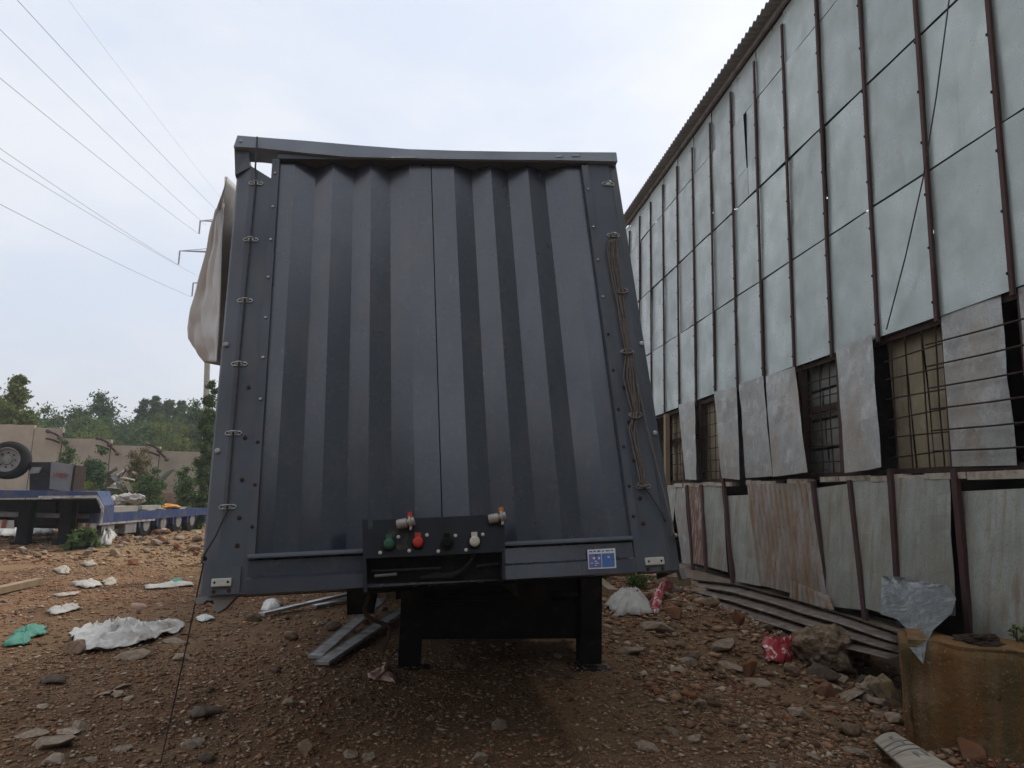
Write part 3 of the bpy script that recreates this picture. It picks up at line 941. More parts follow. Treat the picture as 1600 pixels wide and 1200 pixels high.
# corner plates with white marker lamps
for (u0, u1, vlo, vhi, lu0, lu1, lv0, lv1) in ((.06, .20, .004, .135, .068, .162, .040, .080), (2.275, 2.395, -.004, .125, 2.282, 2.39, .028, .070)):
    ax_ = (TX, TZ, TN)
    MB().box(tf((u0 + u1) / 2, (vlo + vhi) / 2, -.006), (u1 - u0, vhi - vlo, .010), ax_).build('corner_plate', MT['paint_frame'], tr)
    q = MB().box(tf((lu0 + lu1) / 2, (lv0 + lv1) / 2, -.020), (lu1 - lu0, lv1 - lv0, .018), ax_)
    lamp = q.build('marker_lamp', MT['white'], tr)
    bv = lamp.modifiers.new('b', 'BEVEL'); bv.width = .005; bv.segments = 2
    for f in (.17, .83):
        MB().lathe(tf(lu0 + (lu1 - lu0) * f, (lv0 + lv1) / 2, -.0295), -TN, [(0, .006), (.002, .005)], 8).build('screw', MT['black'], lamp)
    for f in (.12, .88):
        MB().lathe(tf(lu0 + (lu1 - lu0) * f, lv0 - .02, -.011), -TN, [(0, .010), (.003, .010), (.004, .004)], 10).build('bolt', MT['rustbolt'], tr)
# brace hanging under the left corner
MB().prism([tpx(304, 934, .02), tpx(375, 926, .02), tpx(352, 950, .02), tpx(338, 958, .02), tpx(333, 938, .02), tpx(322, 938, .02), tpx(316, 944, .02), tpx(306, 944, .02)], TN * .05).build('corner_bracket', MT['greysteel'], tr)
MB().prism([tpx(1060, 888, .02), tpx(1069, 888, .02), tpx(1073, 905, .03), tpx(1066, 905, .03)], TN * .05).build('corner_bracket', MT['greysteel'], tr)
# floor, chassis, sides, roof, rear
MB().hexa([tb(.02, .12, -.01), tb(2.48, .12, -.01), tb(2.48, 13.5, -.01), tb(.02, 13.5, -.01), tb(.02, .12, .12), tb(2.48, .12, .12), tb(2.48, 13.5, .12), tb(.02, 13.5, .12)]).build('floor', MT['black'], tr)
for u in (.70, 1.66):
    MB().hexa([tb(u, .2, -.16), tb(u + .14, .2, -.16), tb(u + .14, 13.3, -.34), tb(u, 13.3, -.34), tb(u, .2, -.012), tb(u + .14, .2, -.012), tb(u + .14, 13.3, -.012), tb(u, 13.3, -.012)]).build('chassis_beam', MT['black'], tr)
for s in np.arange(.6, 13, 1.2):
    MB().hexa([tb(.1, s, -.09), tb(2.4, s, -.09), tb(2.4, s + .08, -.09), tb(.1, s + .08, -.09), tb(.1, s, -.012), tb(2.4, s, -.012), tb(2.4, s + .08, -.012), tb(.1, s + .08, -.012)]).build('cross_member', MT['black'], tr)
def side_fn(u_, amp):
    def fn(a, b):
        s, h = .75 + a * 12.75, .1 + b * 2.38
        return tb(u_ + amp * fnoise(s * 1.1, h * .8, u_), s, h)
    return fn
MB().grid(side_fn(.06, .04), 40, 8, TX * .01).build('side_curtain', MT['tarp'], tr, True)
MB().grid(side_fn(2.44, .03), 40, 8, TX * .01).build('side_curtain', MT['tarp'], tr, True)
MB().grid(lambda a, b: tb(.06 + 2.38 * a, .78 + b * 12.7, 2.50 + .06 * sin(pi * a) - .04 * fnoise(a * 3, b * 14, 5)), 8, 30, -TUP * .01).build('roof_cover', MT['tarp'], tr, True)
MB().hexa([tb(.02, 13.5, 0), tb(2.48, 13.5, 0), tb(2.48, 13.6, 0), tb(.02, 13.6, 0), tb(.02, 13.5, 2.5), tb(2.48, 13.5, 2.5), tb(2.48, 13.6, 2.5), tb(.02, 13.6, 2.5)]).build('rear_doors', MT['paint_frame'], tr)
# torn curtain bulging out of the left side
sil0 = [(276, 355), (305, 347), (330, 340), (360, 333), (390, 326), (420, 318), (450, 309), (475, 301), (497, 296), (512, 294), (528, 295), (540, 302), (553, 312), (566, 322)]
sil = []
for k in range(len(sil0) - 1):
    for f in (0, .33, .67):
        sil.append((sil0[k][0] * (1 - f) + sil0[k + 1][0] * f, sil0[k][1] * (1 - f) + sil0[k + 1][1] * f))
sil.append(sil0[-1])
V = []
cols = [.06 + .05 * k for k in range(25)] + [1.3, 1.36, 1.45, 1.55, 1.75, 2.0, 2.3, 2.7, 3.2]
cols = [k / 16 for k in range(17)] + [1.05, 1.12, 1.25, 1.45, 1.7, 2.0]
V = []
for j, (yy, xs) in enumerate(sil):
    q = j / (len(sil) - 1)
    st_ = .82 + .55 * smooth(q * 1.25)
    tip = tpx_s(xs, yy, st_)
    fx = tpx(351 - 12 * q, yy, .30)                      # where it leaves the post
    n_out = (-TX * .85 - TY * .5).normalized()
    for c_ in cols:
        if c_ <= 1:
            p = fx * (1 - c_) + tip * c_
            env = smooth(c_ * 5) * smooth((1 - c_) * 5) * smooth(q * 4)
            ph = c_ * 9 + q * 2.2 + 1.2 * fnoise(c_ * 2, q * 3, 2)
            p = p + n_out * env * (.05 * (abs(sin(ph)) - .5) + .035 * fnoise(c_ * 7, q * 6, 3.0))
        else:
            f = c_ - 1
            u_in = tb(.04, st_ + f * 1.1, (tip - tb(0, st_, 0)).dot(TUP))
            p = tip * (1 - smooth(f)) + u_in * smooth(f) + TY * .25 * f
        V.append(p)
nc = len(cols)
F_ = [(j * nc + i, j * nc + i + 1, (j + 1) * nc + i + 1, (j + 1) * nc + i) for j in range(len(sil) - 1) for i in range(nc - 1)]
o = MB().add(V, F_).build('torn_curtain', MT['tarp'], tr, True)
md = o.modifiers.new('t', 'SOLIDIFY'); md.thickness = .006
# socket panel
wS = -.13
face = [(566, 812), (574, 812), (576, 821), (574, 824), (578, 829), (583, 823), (581, 813), (788, 803), (787, 862), (567, 873)]
MB().prism([tpx(x, y, wS) for x, y in face], TN * .004).build('socket_panel', MT['panelblack'], tr)
for cpts in ([(566, 812), (570, 812), (574, 925), (568, 925)], [(784, 803), (788, 803), (790, 905), (785, 905)]):
    MB().prism([tpx(x, y, wS + .006) for x, y in cpts], TN * .10).build('panel_cheek', MT['panelblack'], tr)
MB().prism([tpx(568, 874, -.04), tpx(788, 862, -.04), tpx(790, 905, -.04), tpx(574, 912, -.04)], TN * .004).build('recess_plate', MT['black'], tr)
for k, (mt_, px) in enumerate((('green', (608, 851)), ('red', (653, 848)), ('black', (698, 849)), ('cream', (741, 847)))):
    c = tpx(*px, wS)
    sk = MB().lathe(c, -TN, [(0, .034), (.012, .034), (.016, .030)], 20).build('socket', MT['rubber'], tr)
    MB().lathe(c - TN * .0165, -TN, [(0, .026), (.012, .026), (.017, .020), (.019, .012)], 20).build('flap', MT[mt_], sk)
    MB().box(c + TZ * .034 - TN * .016, (.030, .026, .018), (TX, TZ, TN)).build('hinge', MT[mt_], sk)
    for s1, s2 in ((-.044, -.038), (.046, .036)):
        MB().lathe(c + TX * s1 + TZ * s2 - TN * .001, -TN, [(0, .0095), (.005, .009), (.007, .004)], 10).build('screw', MT['white'], sk)
for (px, mt_) in (((634, 817), 'red'), ((777, 809), 'yellow')):
    c = tpx(*px, wS - .03)
    d = (TX * .97 + TZ * .12 - TN * .2).normalized()
    cp = MB().lathe(c - d * .045, d, [(0, .021), (.006, .024), (.05, .024), (.054, .017), (.062, .017), (.064, .030), (.074, .030), (.076, .022), (.09, .022)], 16).build('air_coupling', MT['alloy'], tr)
    MB().box(c + d * .022 + TZ * .034, (.022, .030, .020), (d, TZ, TN)).build('lever', MT[mt_], cp)
    MB().box(c + d * .024 - TZ * .03, (.012, .022, .03), (d, TZ, TN)).build('latch', MT['alloy'], cp)
    MB().box(c + TN * .03, (.03, .03, .03), (d, TZ, TN)).build('bracket', MT['black'], cp)
# hoses looping below the panel
for i in range(5):
    o_ = i * .012
    MB().tube([tpx(735 + i * 2, 862, -.10), tpx(738 - i, 875 + i, -.09), tpx(727 - i * 2, 890 + i, -.07), tpx(705, 897 + i, -.06), tpx(675 - i * 4, 899 + i, -.05), tpx(650, 903 + i, .0)], .009, 7).build('hose', MT['rubber'], tr)
for (p0, p1, mt_) in (((580, 893), (690, 888), 'panelblack'), ((585, 900), (620, 897), 'greysteel'), ((745, 885), (790, 880), 'panelblack')):
    MB().tube([tpx(*p0, -.05), tpx(*p1, -.05)], .008, 6).build('pipe', MT[mt_], tr)
# lower cross beam and bent crank rod
MB().hexa([tpx(572, 928, .06), tpx(960, 900, .06), tpx(960, 900, .3), tpx(572, 928, .3), tpx(572, 905, .06), tpx(960, 892, .06), tpx(960, 892, .3), tpx(572, 905, .3)]).build('cross_beam', MT['black'], tr)
MB().tube([tpx(578, 920, .10), tpx(577, 930, .10), tpx(569, 952, .12), tpx(572, 962, .14), tpx(584, 969, .16), tpx(603, 976, .2), tpx(608, 983, .22), tpx(606, 998, .22), tpx(597, 1020, .22)], .011, 8).build('crank_rod', MT['browndark'], tr)
# landing legs
LEG = []
for px in ((639, 1046),):
    g0 = ground_px(*px)
    LEG = [g0, g0 + Vector((TX.x, TX.y, 0)) * 1.50]
for g0 in LEG:
    z0 = gh(g0.x, g0.y) - .02
    s = (Vector((g0.x, g0.y, 0)) - Vector((TP.x, TP.y, 0))).dot(TY)
    topz = TP.z - .05 + (g0.x - TP.x) * TX.z
    lg = MB().box((g0.x, g0.y, (z0 + topz) / 2 + .03), (.18, .16, topz - z0 - .06), (Vector((TX.x, TX.y, 0)).normalized(), TY, Vector((0, 0, 1)))).build('landing_leg', MT['black'], tr)
    MB().box((g0.x, g0.y, z0 + .012), (.34, .30, .025), (Vector((TX.x, TX.y, 0)).normalized(), TY, Vector((0, 0, 1)))).build('foot_plate', MT['rubber'], lg)
MB().tube([LEG[0] + Vector((0, .05, .55)), LEG[1] + Vector((0, .05, .58))], .03, 8).build('leg_brace', MT['black'], tr)
# black box added behind the legs to deepen the dark under the trailer
cc = (LEG[0] + LEG[1]) / 2
MB().box(cc + TY * .55 + TX * .06 + Vector((0, 0, .53)), (1.58, .9, .64), (Vector((TX.x, TX.y, 0)).normalized(), TY, Vector((0, 0, 1)))).build('dark_box', MT['black'], tr)
# axles with wheels far behind
for s in (9.2, 10.5, 11.8):
    for u in (.08, 2.1):
        c = tb(u, s, 0); c.z = gh(c.x, c.y) + .5
        wh = MB().lathe(c, TX, [(0, .30), (.02, .47), (.06, .50), (.26, .50), (.30, .47), (.32, .30)], 28).build('wheel', MT['rubber'], tr)
        MB().lathe(c - TX * .004, TX, [(0, .26), (.01, .28), (.30, .28), (.33, .26)], 20).build('rim', MT['greysteel'], wh)
    a_, b_ = tb(.25, s, 0), tb(2.2, s, 0); a_.z = gh(a_.x, a_.y) + .5; b_.z = gh(b_.x, b_.y) + .5
    MB().cyl(a_, b_, .07).build('axle', MT['black'], tr)
# black boxes added under the right flank and between the beams to block light
MB().hexa([tb(2.36, 3.2, -.62), tb(2.44, 3.2, -.62), tb(2.44, 8.6, -.62), tb(2.36, 8.6, -.62), tb(2.36, 3.2, -.02), tb(2.44, 3.2, -.02), tb(2.44, 8.6, -.02), tb(2.36, 8.6, -.02)]).build('side_shade_box', MT['black'], tr)
MB().hexa([tb(.95, 4.2, -.66), tb(1.55, 4.2, -.66), tb(1.55, 8.0, -.66), tb(.95, 8.0, -.66), tb(.95, 4.2, -.10), tb(1.55, 4.2, -.10), tb(1.55, 8.0, -.10), tb(.95, 8.0, -.10)]).build('mid_shade_box', MT['black'], tr)
# sticker
ax_ = (TX, TZ, TN)
def stbox(px, py, w2, h2, wd, mat, par):
    c = tpx(px, py, -.036 - wd)
    MB().box(c, (w2, h2, .0015), ax_).build('print', MT[mat], par)
cS = tpx(940, 874, -.036)
st = MB().prism([tpx(917.5, 859, -.0365), tpx(961, 856.5, -.0365), tpx(963, 887.5, -.0365), tpx(919.5, 889.5, -.0365)], -TN * .0015).build('sticker', MT['stickerwhite'], tr)
MB().prism([tpx(919.8, 866, -.0382), tpx(939, 865, -.0382), tpx(940, 886.4, -.0382), tpx(920.8, 887.4, -.0382)], -TN * .001).build('print', MT['stickerlilac'], st)
MB().prism([tpx(940, 865, -.0382), tpx(959.6, 864, -.0382), tpx(960.6, 885.4, -.0382), tpx(941, 886.4, -.0382)], -TN * .001).build('print', MT['stickerblue'], st)
for (x, y, ww, hh, mt_) in ((923, 862, .016, .006, 'stickerdark'), (929, 861.6, .012, .006, 'stickerdark'), (935.5, 861.3, .018, .008, 'stickerblue'), (942, 861, .012, .005, 'stickerdark'),
                            (949, 860.6, .022, .005, 'stickerdark'), (956, 860.2, .012, .005, 'stickerdark')):
    stbox(x, y, ww, hh, .0024, mt_, st)
for (x, y, ww, hh, mt_) in ((928, 872, .012, .012, 'stickerwhite'), (936, 872, .010, .012, 'stickerwhite'), (931, 868, .012, .008, 'stickerdark'), (931, 877, .014, .005, 'stickerwhite'), (925, 880, .012, .004, 'stickerwhite'),
                            (933, 880, .022, .004, 'stickerwhite'), (931, 883.5, .012, .004, 'stickerwhite'), (951, 870, .012, .010, 'stickerwhite'), (953, 869, .020, .003, 'stickerdark'), (958, 874, .006, .008, 'stickerdark')):
    stbox(x, y, ww, hh, .0034, mt_, st)

# securing cord threaded down the left post and trailing to the ground
pts = [tpx(402, 214, -.05), tpx(401, 235, -.045), tpx(399, 260, -.03)]
for (u, v) in EYL:
    pts += [tf(u, v + .02, -.014), tf(u, v - .02, -.014)]
pts += [tpx(338, 835, -.03), tpx(318, 868, -.04), tpx(315, 880, -.05)]
o = MB().tube(pts, .0055, 6).build('securing_cord', MT['darkcord'])
tag(o, 'thin dark cord threaded through the eyelets of the left corner post', 'cord')
e0 = tpx(318, 880, -.05)
g1 = ground_px(250, 1199, .01)
pts = [e0, e0 * .66 + g1 * .34 + Vector((0, 0, -.02)), e0 * .33 + g1 * .67 + Vector((0, 0, -.02)), g1, g1 + Vector((-.1, -.3, 0))]
pts[-1].z = gh(pts[-1].x, pts[-1].y) + .008
o = MB().tube(pts, .0036, 6).build('trailing_wire', MT['darkcord'])
tag(o, 'thin wire running from the lower left trailer corner down to the dirt', 'wire')
MB().lathe(tpx(320, 873, -.0), -TN, [(0, .012), (.03, .012), (.04, .006)], 8).build('hook', MT['rustbolt'], tr)
MB().lathe(tpx(1053, 838, .03), -TN, [(0, .012), (.03, .012), (.04, .006)], 8).build('hook', MT['alloy'], tr)
# coiled cable hanging on the right post
coil = thing('coiled_cable', tpx(985, 560, -.02), 'bundle of grey cord looped in long coils on the right trailer post', 'cable')
def strand(px, rad=.0045, mat='cord', wob=2.0, sub=4):
    pts = []
    for i in range(len(px) - 1):
        for k in range(sub):
            f = k / sub
            x = px[i][0] * (1 - f) + px[i + 1][0] * f
            y = px[i][1] * (1 - f) + px[i + 1][1] * f
            pts.append(tpx(x + random.uniform(-wob, wob) * .12, y, -.022 - random.uniform(0, .012)))
    pts.append(tpx(*px[-1], -.02))
    MB().tube(pts, rad, 6).build('strand', MT[mat], coil, True)
for dx0, dx1, dx2 in ((-7, -2, -1), (-5, 3, 1), (-2, -5, -4), (2, 1, 4), (5, 5, 6), (7, 3, 2), (0, 0, 0)):
    strand([(958 + dx0, 374), (957 + dx0 * 1.1, 392), (966 + dx0 * .8 + dx1 * .4, 450), (974 + dx1, 505), (981 + dx1 * .6, 548), (984 + dx1 * 2.0, 590), (989 + dx2 * 1.6, 625), (993 + dx2, 648)])
strand([(951, 376), (953, 369), (958, 366), (963, 368), (966, 376)], .006)
for dx0, dx1 in ((-6, -5), (-3, 2), (2, -1), (5, 4)):
    strand([(993 + dx0 * .4, 646), (989 + dx0, 670), (995 + dx1, 705), (1002 + dx1, 735), (1005 + dx1, 752), (1004, 760)])
strand([(996, 600), (1003, 630), (1012, 670), (1025, 720), (1040, 780), (1051, 820), (1053, 838)], .0055, 'cord', .6)
strand([(1004, 760), (1015, 772), (1030, 795), (1040, 815)], .005, 'darkcord', .6)
for (x, y) in ((981, 549), (993, 650), (1005, 757), (973, 455)):
    MB().tube([tpx(x + 8 * cos(t), y + 3.5 * sin(t), -.03 - .012 * sin(t)) for t in [2 * pi * k / 12 for k in range(13)]], .006, 6).build('tie', MT['cord'], coil, True)

# ------------------------------------------------------------------ foliage
def leaves(centres, per, spread, size, shade=(.7, 1.15), up=.3):
    """diamond leaf faces round cluster centres -> V, F, tint"""
    C_ = np.repeat(np.asarray(centres, float), per, 0)
    N = len(C_)
    sp = np.repeat(np.asarray(spread, float) if np.ndim(spread) else np.full(len(centres), spread), per)
    d = rng.normal(size=(N, 3)); d /= np.linalg.norm(d, axis=1)[:, None]
    r = np.minimum(np.abs(rng.normal(size=N)) * .55, 1.15)
    pos = C_ + d * (r * sp)[:, None] * np.array([1, 1, .8])
    a = rng.normal(size=(N, 3)); a /= np.linalg.norm(a, axis=1)[:, None]
    t = rng.normal(size=(N, 3)); t[:, 2] += up
    b = np.cross(a, t); b /= np.linalg.norm(b, axis=1)[:, None] + 1e-9
    s = size * (.6 + .8 * rng.random(N))
    V = np.stack([pos - a * s[:, None], pos + b * (s * .45)[:, None], pos + a * s[:, None], pos - b * (s * .45)[:, None]], 1).reshape(-1, 3)
    F = np.arange(N * 4).reshape(-1, 4)
    cl = np.repeat(shade[0] + (shade[1] - shade[0]) * rng.random(len(centres)), per)
    tt = cl * (.8 + .4 * rng.random(N))
    hue = .9 + .2 * rng.random(N)
    col = np.stack([tt * hue, tt, tt * (2 - hue) * .95, np.ones(N)], 1)
    return V, F, np.repeat(col, 4, 0)

def tree(name, base, h, rx, label, cat, group, mat, kind='round', ncl=70, per=45, leaf=.16, trunk_h=.3, lean=0.0, cs=None):
    base = Vector(base)
    t = thing(name, base, label, cat, group)
    cen, spr = [], []
    mb = MB()
    top = base + Vector((lean * h, 0, h * .92))
    if trunk_h > 0:
        pts = [base + (top - base) * f + Vector((fnoise(f * 3, base.x, 1), fnoise(f * 3, base.y, 2), 0)) * .06 * h * f for f in (-.02, .15, .35, .55, .75, .95)]
        r0 = .02 * h + .03
        mb.tube(pts, [r0 * (1 - .9 * k / 5) for k in range(6)], 7)
    for i in range(ncl):
        if kind == 'round':
            a = random.uniform(0, 2 * pi); q = random.random() ** .45
            el = random.uniform(-.75, 1)
            f = sqrt(max(0, 1 - el * el))
            bump = 1 + .28 * fnoise(a * 1.2, el * 2, base.x)
            c = base + Vector((cos(a) * f * rx * q * bump, sin(a) * f * rx * q * bump, h * (trunk_h + (1 - trunk_h) * (.5 + .47 * el * q * bump))))
            s = rx * random.uniform(.22, .42)
        elif kind == 'spire':
            z = random.random() ** .8
            rr = rx * (1 - z) ** .75 * (.75 + .45 * random.random()) + .05
            a = random.uniform(0, 2 * pi); q = random.random() ** .5
            c = base + Vector((cos(a) * rr * q, sin(a) * rr * q, h * (trunk_h + (1 - trunk_h) * z)))
            s = rx * random.uniform(.25, .45) * (1.1 - .7 * z)
        elif kind == 'shrub':
            a = random.uniform(0, 2 * pi); q = random.random() ** .5
            z = random.random()
            rr = rx * (1 - .55 * z) * (.8 + .4 * fnoise(a, z * 3, base.x))
            c = base + Vector((cos(a) * rr * q, sin(a) * rr * q, h * z * (.75 + .35 * random.random())))
            s = rx * random.uniform(.22, .42)
        cen.append(c); spr.append(s)
        if trunk_h > 0 and i % 3 == 0:
            f = max(.15, min(.9, (c.z - base.z) / h - .12))
            j = base + (top - base) * f
            mb.tube([j, (j + c) / 2 + Vector((0, 0, .02 * h)), c], [.012 * h, .008 * h, .003 * h], 4)
        elif kind == 'shrub' and i % 2 == 0:
            mb.tube([base + Vector((random.uniform(-.1, .1) * rx, random.uniform(-.1, .1) * rx, -.03)), c], [.012, .005], 4)
    if mb.v:
        mb.build('trunk' if trunk_h > 0 else 'stems', MT['bark'], t, fix=False)
    V, F, col = leaves([tuple(c) for c in cen], int(per * 3.2), [q_ * 1.15 for q_ in spr], leaf * .62)
    np_mesh('crown', V, F, mat, tuple(base), t, col=col)
    return t

def px_base(x, Y, dz=0.0):
    p = at_depth(x, 760, Y)
    return Vector((p.x, Y, gh(p.x, Y) + dz))
def h_to(x, y, Y, z0):
    return at_depth(x, y, Y).z - z0

TG = 'trees beyond the concrete wall'
def tr_px(x, ytop, Y, rx_px, label, mat, kind, **kw):
    b = px_base(x, Y)
    tree(kw.pop('name', 'tree'), b, h_to(x, ytop, Y, b.z) * 1.0, rx_px * 1.25 * Y / FPX, label, kw.pop('cat', 'tree'), kw.pop('group', TG), mat, kind, **kw)
tr_px(8, 588, 34, 42, 'sparse pale green tree at the left edge of the yard', MT['leaf_light'], 'spire', ncl=80, per=40, leaf=.16, trunk_h=.1)
tr_px(-40, 610, 36, 50, 'broad pale tree just outside the left picture edge', MT['leaf_light'], 'round', ncl=60, per=40, leaf=.2)
tr_px(52, 655, 44, 26, 'low bush behind the left end of the concrete wall', MT['leaf_light'], 'round', ncl=50, per=40, leaf=.17, trunk_h=.1)
tr_px(92, 630, 55, 46, 'wide grey green tree behind the second wall panel', MT['leaf_mid'], 'round', ncl=90, per=55, leaf=.22, trunk_h=.12)
tr_px(150, 618, 58, 42, 'tallest round tree behind the middle of the concrete wall', MT['leaf_dark'], 'round', ncl=100, per=55, leaf=.22, trunk_h=.12)
tr_px(182, 652, 56, 36, 'dark round tree filling the dip between taller crowns', MT['leaf_dark'], 'round', ncl=80, per=50, leaf=.22, trunk_h=.1)
tr_px(212, 624, 62, 27, 'leftmost narrow dark spire tree behind the wall', MT['leaf_dark'], 'spire', ncl=80, per=45, leaf=.22, trunk_h=.08)
tr_px(229, 620, 63, 24, 'second narrow dark spire tree behind the wall', MT['leaf_dark'], 'spire', ncl=80, per=45, leaf=.22, trunk_h=.08)
tr_px(250, 625, 64, 30, 'third dark spire tree, broadest of the spires', MT['leaf_dark'], 'spire', ncl=90, per=45, leaf=.22, trunk_h=.08)
tr_px(270, 624, 63, 26, 'fourth dark spire tree, nearest the tall shrub', MT['leaf_dark'], 'spire', ncl=80, per=45, leaf=.22, trunk_h=.08)
tr_px(298, 628, 56, 24, 'green tree behind the right end of the concrete wall', MT['leaf_mid'], 'round', ncl=90, per=45, leaf=.2, trunk_h=.08)
tr_px(345, 600, 60, 60, 'large tree mostly hidden behind the trailer', MT['leaf_mid'], 'round', ncl=90, per=45, leaf=.25, trunk_h=.1)
tr_px(25, 640, 48, 34, 'rounded green tree between the left edge tree and the wall', MT['leaf_mid'], 'round', ncl=80, per=45, leaf=.2, trunk_h=.1)
tr_px(118, 640, 50, 34, 'green tree in front of the two largest crowns', MT['leaf_mid'], 'round', ncl=80, per=45, leaf=.2, trunk_h=.1)
tr_px(238, 648, 50, 40, 'broad green tree in front of the dark spires', MT['leaf_mid'], 'round', ncl=90, per=45, leaf=.2, trunk_h=.1)
tr_px(140, 672, 42, 40, 'pale bush showing over the second wall panel', MT['leaf_light'], 'shrub', ncl=70, per=40, leaf=.13, trunk_h=0)
tr_px(262, 672, 42, 44, 'pale weedy bush showing over the right wall panels', MT['leaf_light'], 'shrub', ncl=80, per=40, leaf=.13, trunk_h=0)
for i, (x, Y, h_, r_) in enumerate(((-14.0, 46, 6.5, 3.2), (-10, 50, 7.5, 3.4), (-5.5, 47, 6.5, 3.2), (-1, 52, 8, 3.6), (3.5, 48, 7, 3.4), (8, 50, 7.5, 3.6))):
    tree('tree', gpt(x, Y), h_, r_, ('first', 'second', 'third', 'fourth', 'fifth', 'sixth')[i] + ' tree from the left in the row hidden behind the trailer', 'tree', TG, MT['leaf_mid'] if i % 2 else MT['leaf_dark'], 'round', ncl=70, per=30, leaf=.26, trunk_h=.08)
# shrubs in front of the wall
SG = 'shrubs in front of the concrete wall'
def sh_px(x, ytop, Y, rx_px, label, mat, **kw):
    b = px_base(x, Y)
    tree('shrub', b, h_to(x, ytop, Y, b.z), rx_px * 1.25 * Y / FPX, label, 'shrub', SG, mat, 'shrub', trunk_h=0, **kw)
sh_px(317, 606, 25, 17, 'tall dense leafy shrub against the left edge of the dark trailer', MT['leaf_mid'], ncl=110, per=60, leaf=.085)
sh_px(100, 692, 29, 18, 'green shrub before the wall left of the grey box', MT['leaf_mid'], ncl=60, per=40, leaf=.10)
sh_px(68, 702, 29, 10, 'thin small shrub beside the spare wheel', MT['leaf_light'], ncl=25, per=30, leaf=.09)
sh_px(145, 712, 27, 22, 'dark spiky shrub above the low loader deck', MT['leaf_dark'], ncl=70, per=40, leaf=.12)
sh_px(215, 708, 30, 26, 'dry brownish shrub before the middle of the wall', MT['leaf_dry'], ncl=60, per=40, leaf=.10)
sh_px(235, 742, 28, 26, 'low green shrub behind the white scrap heap', MT['leaf_mid'], ncl=60, per=40, leaf=.10)
sh_px(292, 735, 27, 20, 'green shrub behind the pale brown cabinet', MT['leaf_mid'], ncl=60, per=45, leaf=.10)
sh_px(190, 760, 28, 34, 'patch of yellow green weeds behind the low loader', MT['leaf_light'], ncl=60, per=40, leaf=.09)
sh_px(128, 752, 26, 22, 'yellow green weeds beside the grey tool box', MT['leaf_light'], ncl=50, per=40, leaf=.09)

# unseen trees added behind the viewer to darken the trailer's lower front
for i, (x, y, h_, r_) in enumerate(((-13.5, -8, 11.0, 3.8), (-8.5, -12.5, 13.0, 4.2), (-3, -14, 12.5, 4.0), (2.0, -14.5, 12.0, 3.8))):
    tree('tree', gpt(x, y), h_, r_, ('leftmost', 'second', 'third', 'rightmost')[i] + ' of the four unseen trees added behind the viewer', 'tree', 'trees behind the viewer', MT['leaf_mid'], 'round', ncl=70, per=30, leaf=.45, trunk_h=.06)
# ------------------------------------------------------------------ concrete wall
YW = 32.0
def wtop(x, y): return at_depth(x, y, YW)
wl = thing('concrete_wall', px_base(190, YW), 'weathered concrete panel wall with wire brackets across the back of the yard', 'wall')
edges = [(-120, 650), (-40, 655), (42, 664), (88, 680), (166, 686), (244, 697), (322, 706), (400, 712)]
for i in range(len(edges) - 1):
    p0, p1 = at_depth(edges[i][0], 760, YW), at_depth(edges[i + 1][0], 760, YW)
    zt = wtop(edges[i + 1][0] - 20, edges[i][1] if i == 2 else edges[i + 1][1]).z if i >= 2 else wtop(edges[i + 1][0], edges[i + 1][1]).z
    if i == 2: zt = wtop(60, 668).z
    MB().grid(lambda u, v, p0=p0, p1=p1, zt=zt: Vector((p0.x + .02 + (p1.x - p0.x - .04) * u, YW + .02 * fnoise(u * 3, v * 3, p0.x), -.2 + (zt + .2 + .03 * fnoise(u * 5, p0.x, 3)) * v)),
              6, 6, Vector((0, .16, 0))).build('wall_panel', MT['concrete'], wl)
    MB().box((p1.x, YW + .06, zt / 2 - .2), (.06, .10, zt), None).build('wall_post', MT['browndark'], wl)
xw = at_depth(edges[-1][0], 760, YW).x
for i in range(9):                               # the wall runs on behind the trailer
    zt = 2.75 - .05 * i
    MB().grid(lambda u, v, x0=xw + 2.25 * i, zt=zt: Vector((x0 + .02 + 2.21 * u, YW + .02 * fnoise(u * 3, v * 3, x0), -.2 + (zt + .2) * v)), 6, 6, Vector((0, .16, 0))).build('wall_panel', MT['concrete'], wl)
    MB().box((xw + 2.25 * (i + 1), YW + .06, zt / 2 - .2), (.06, .10, zt), None).build('wall_post', MT['browndark'], wl)
for (x, y) in ((88, 672), (166, 683), (243, 692)):
    for (a, b_) in (((x - 12, y + 2), (x + 8, y + 12)), ((x - 16, y + 13), (x + 6, y + 20)), ((x + 2, y + 12), (x + 18, y + 26))):
        MB().tube([at_depth(*a, YW - .25), at_depth((a[0] + b_[0]) / 2, (a[1] + b_[1]) / 2 - 1, YW - .3), at_depth(*b_, YW - .2)], .045, 5).build('wire_bracket', MT['browndark'], wl)
    for q in ((x - 12, y + 2), (x + 8, y + 12), (x + 18, y + 26)):
        MB().lathe(at_depth(*q, YW - .25), (0, -1, 0), [(0, .09), (.1, .09), (.14, .04)], 8).build('insulator', MT['darkstone'], wl)

# ------------------------------------------------------------------ low loader trailer on the left
ll = thing('low_loader', Vector((-11.2, 17.0, 0)), 'blue low loader trailer with raised front deck parked on the left', 'trailer')
YF = 16.6
def lf(x, y, Y=YF): return at_depth(x, y, Y)
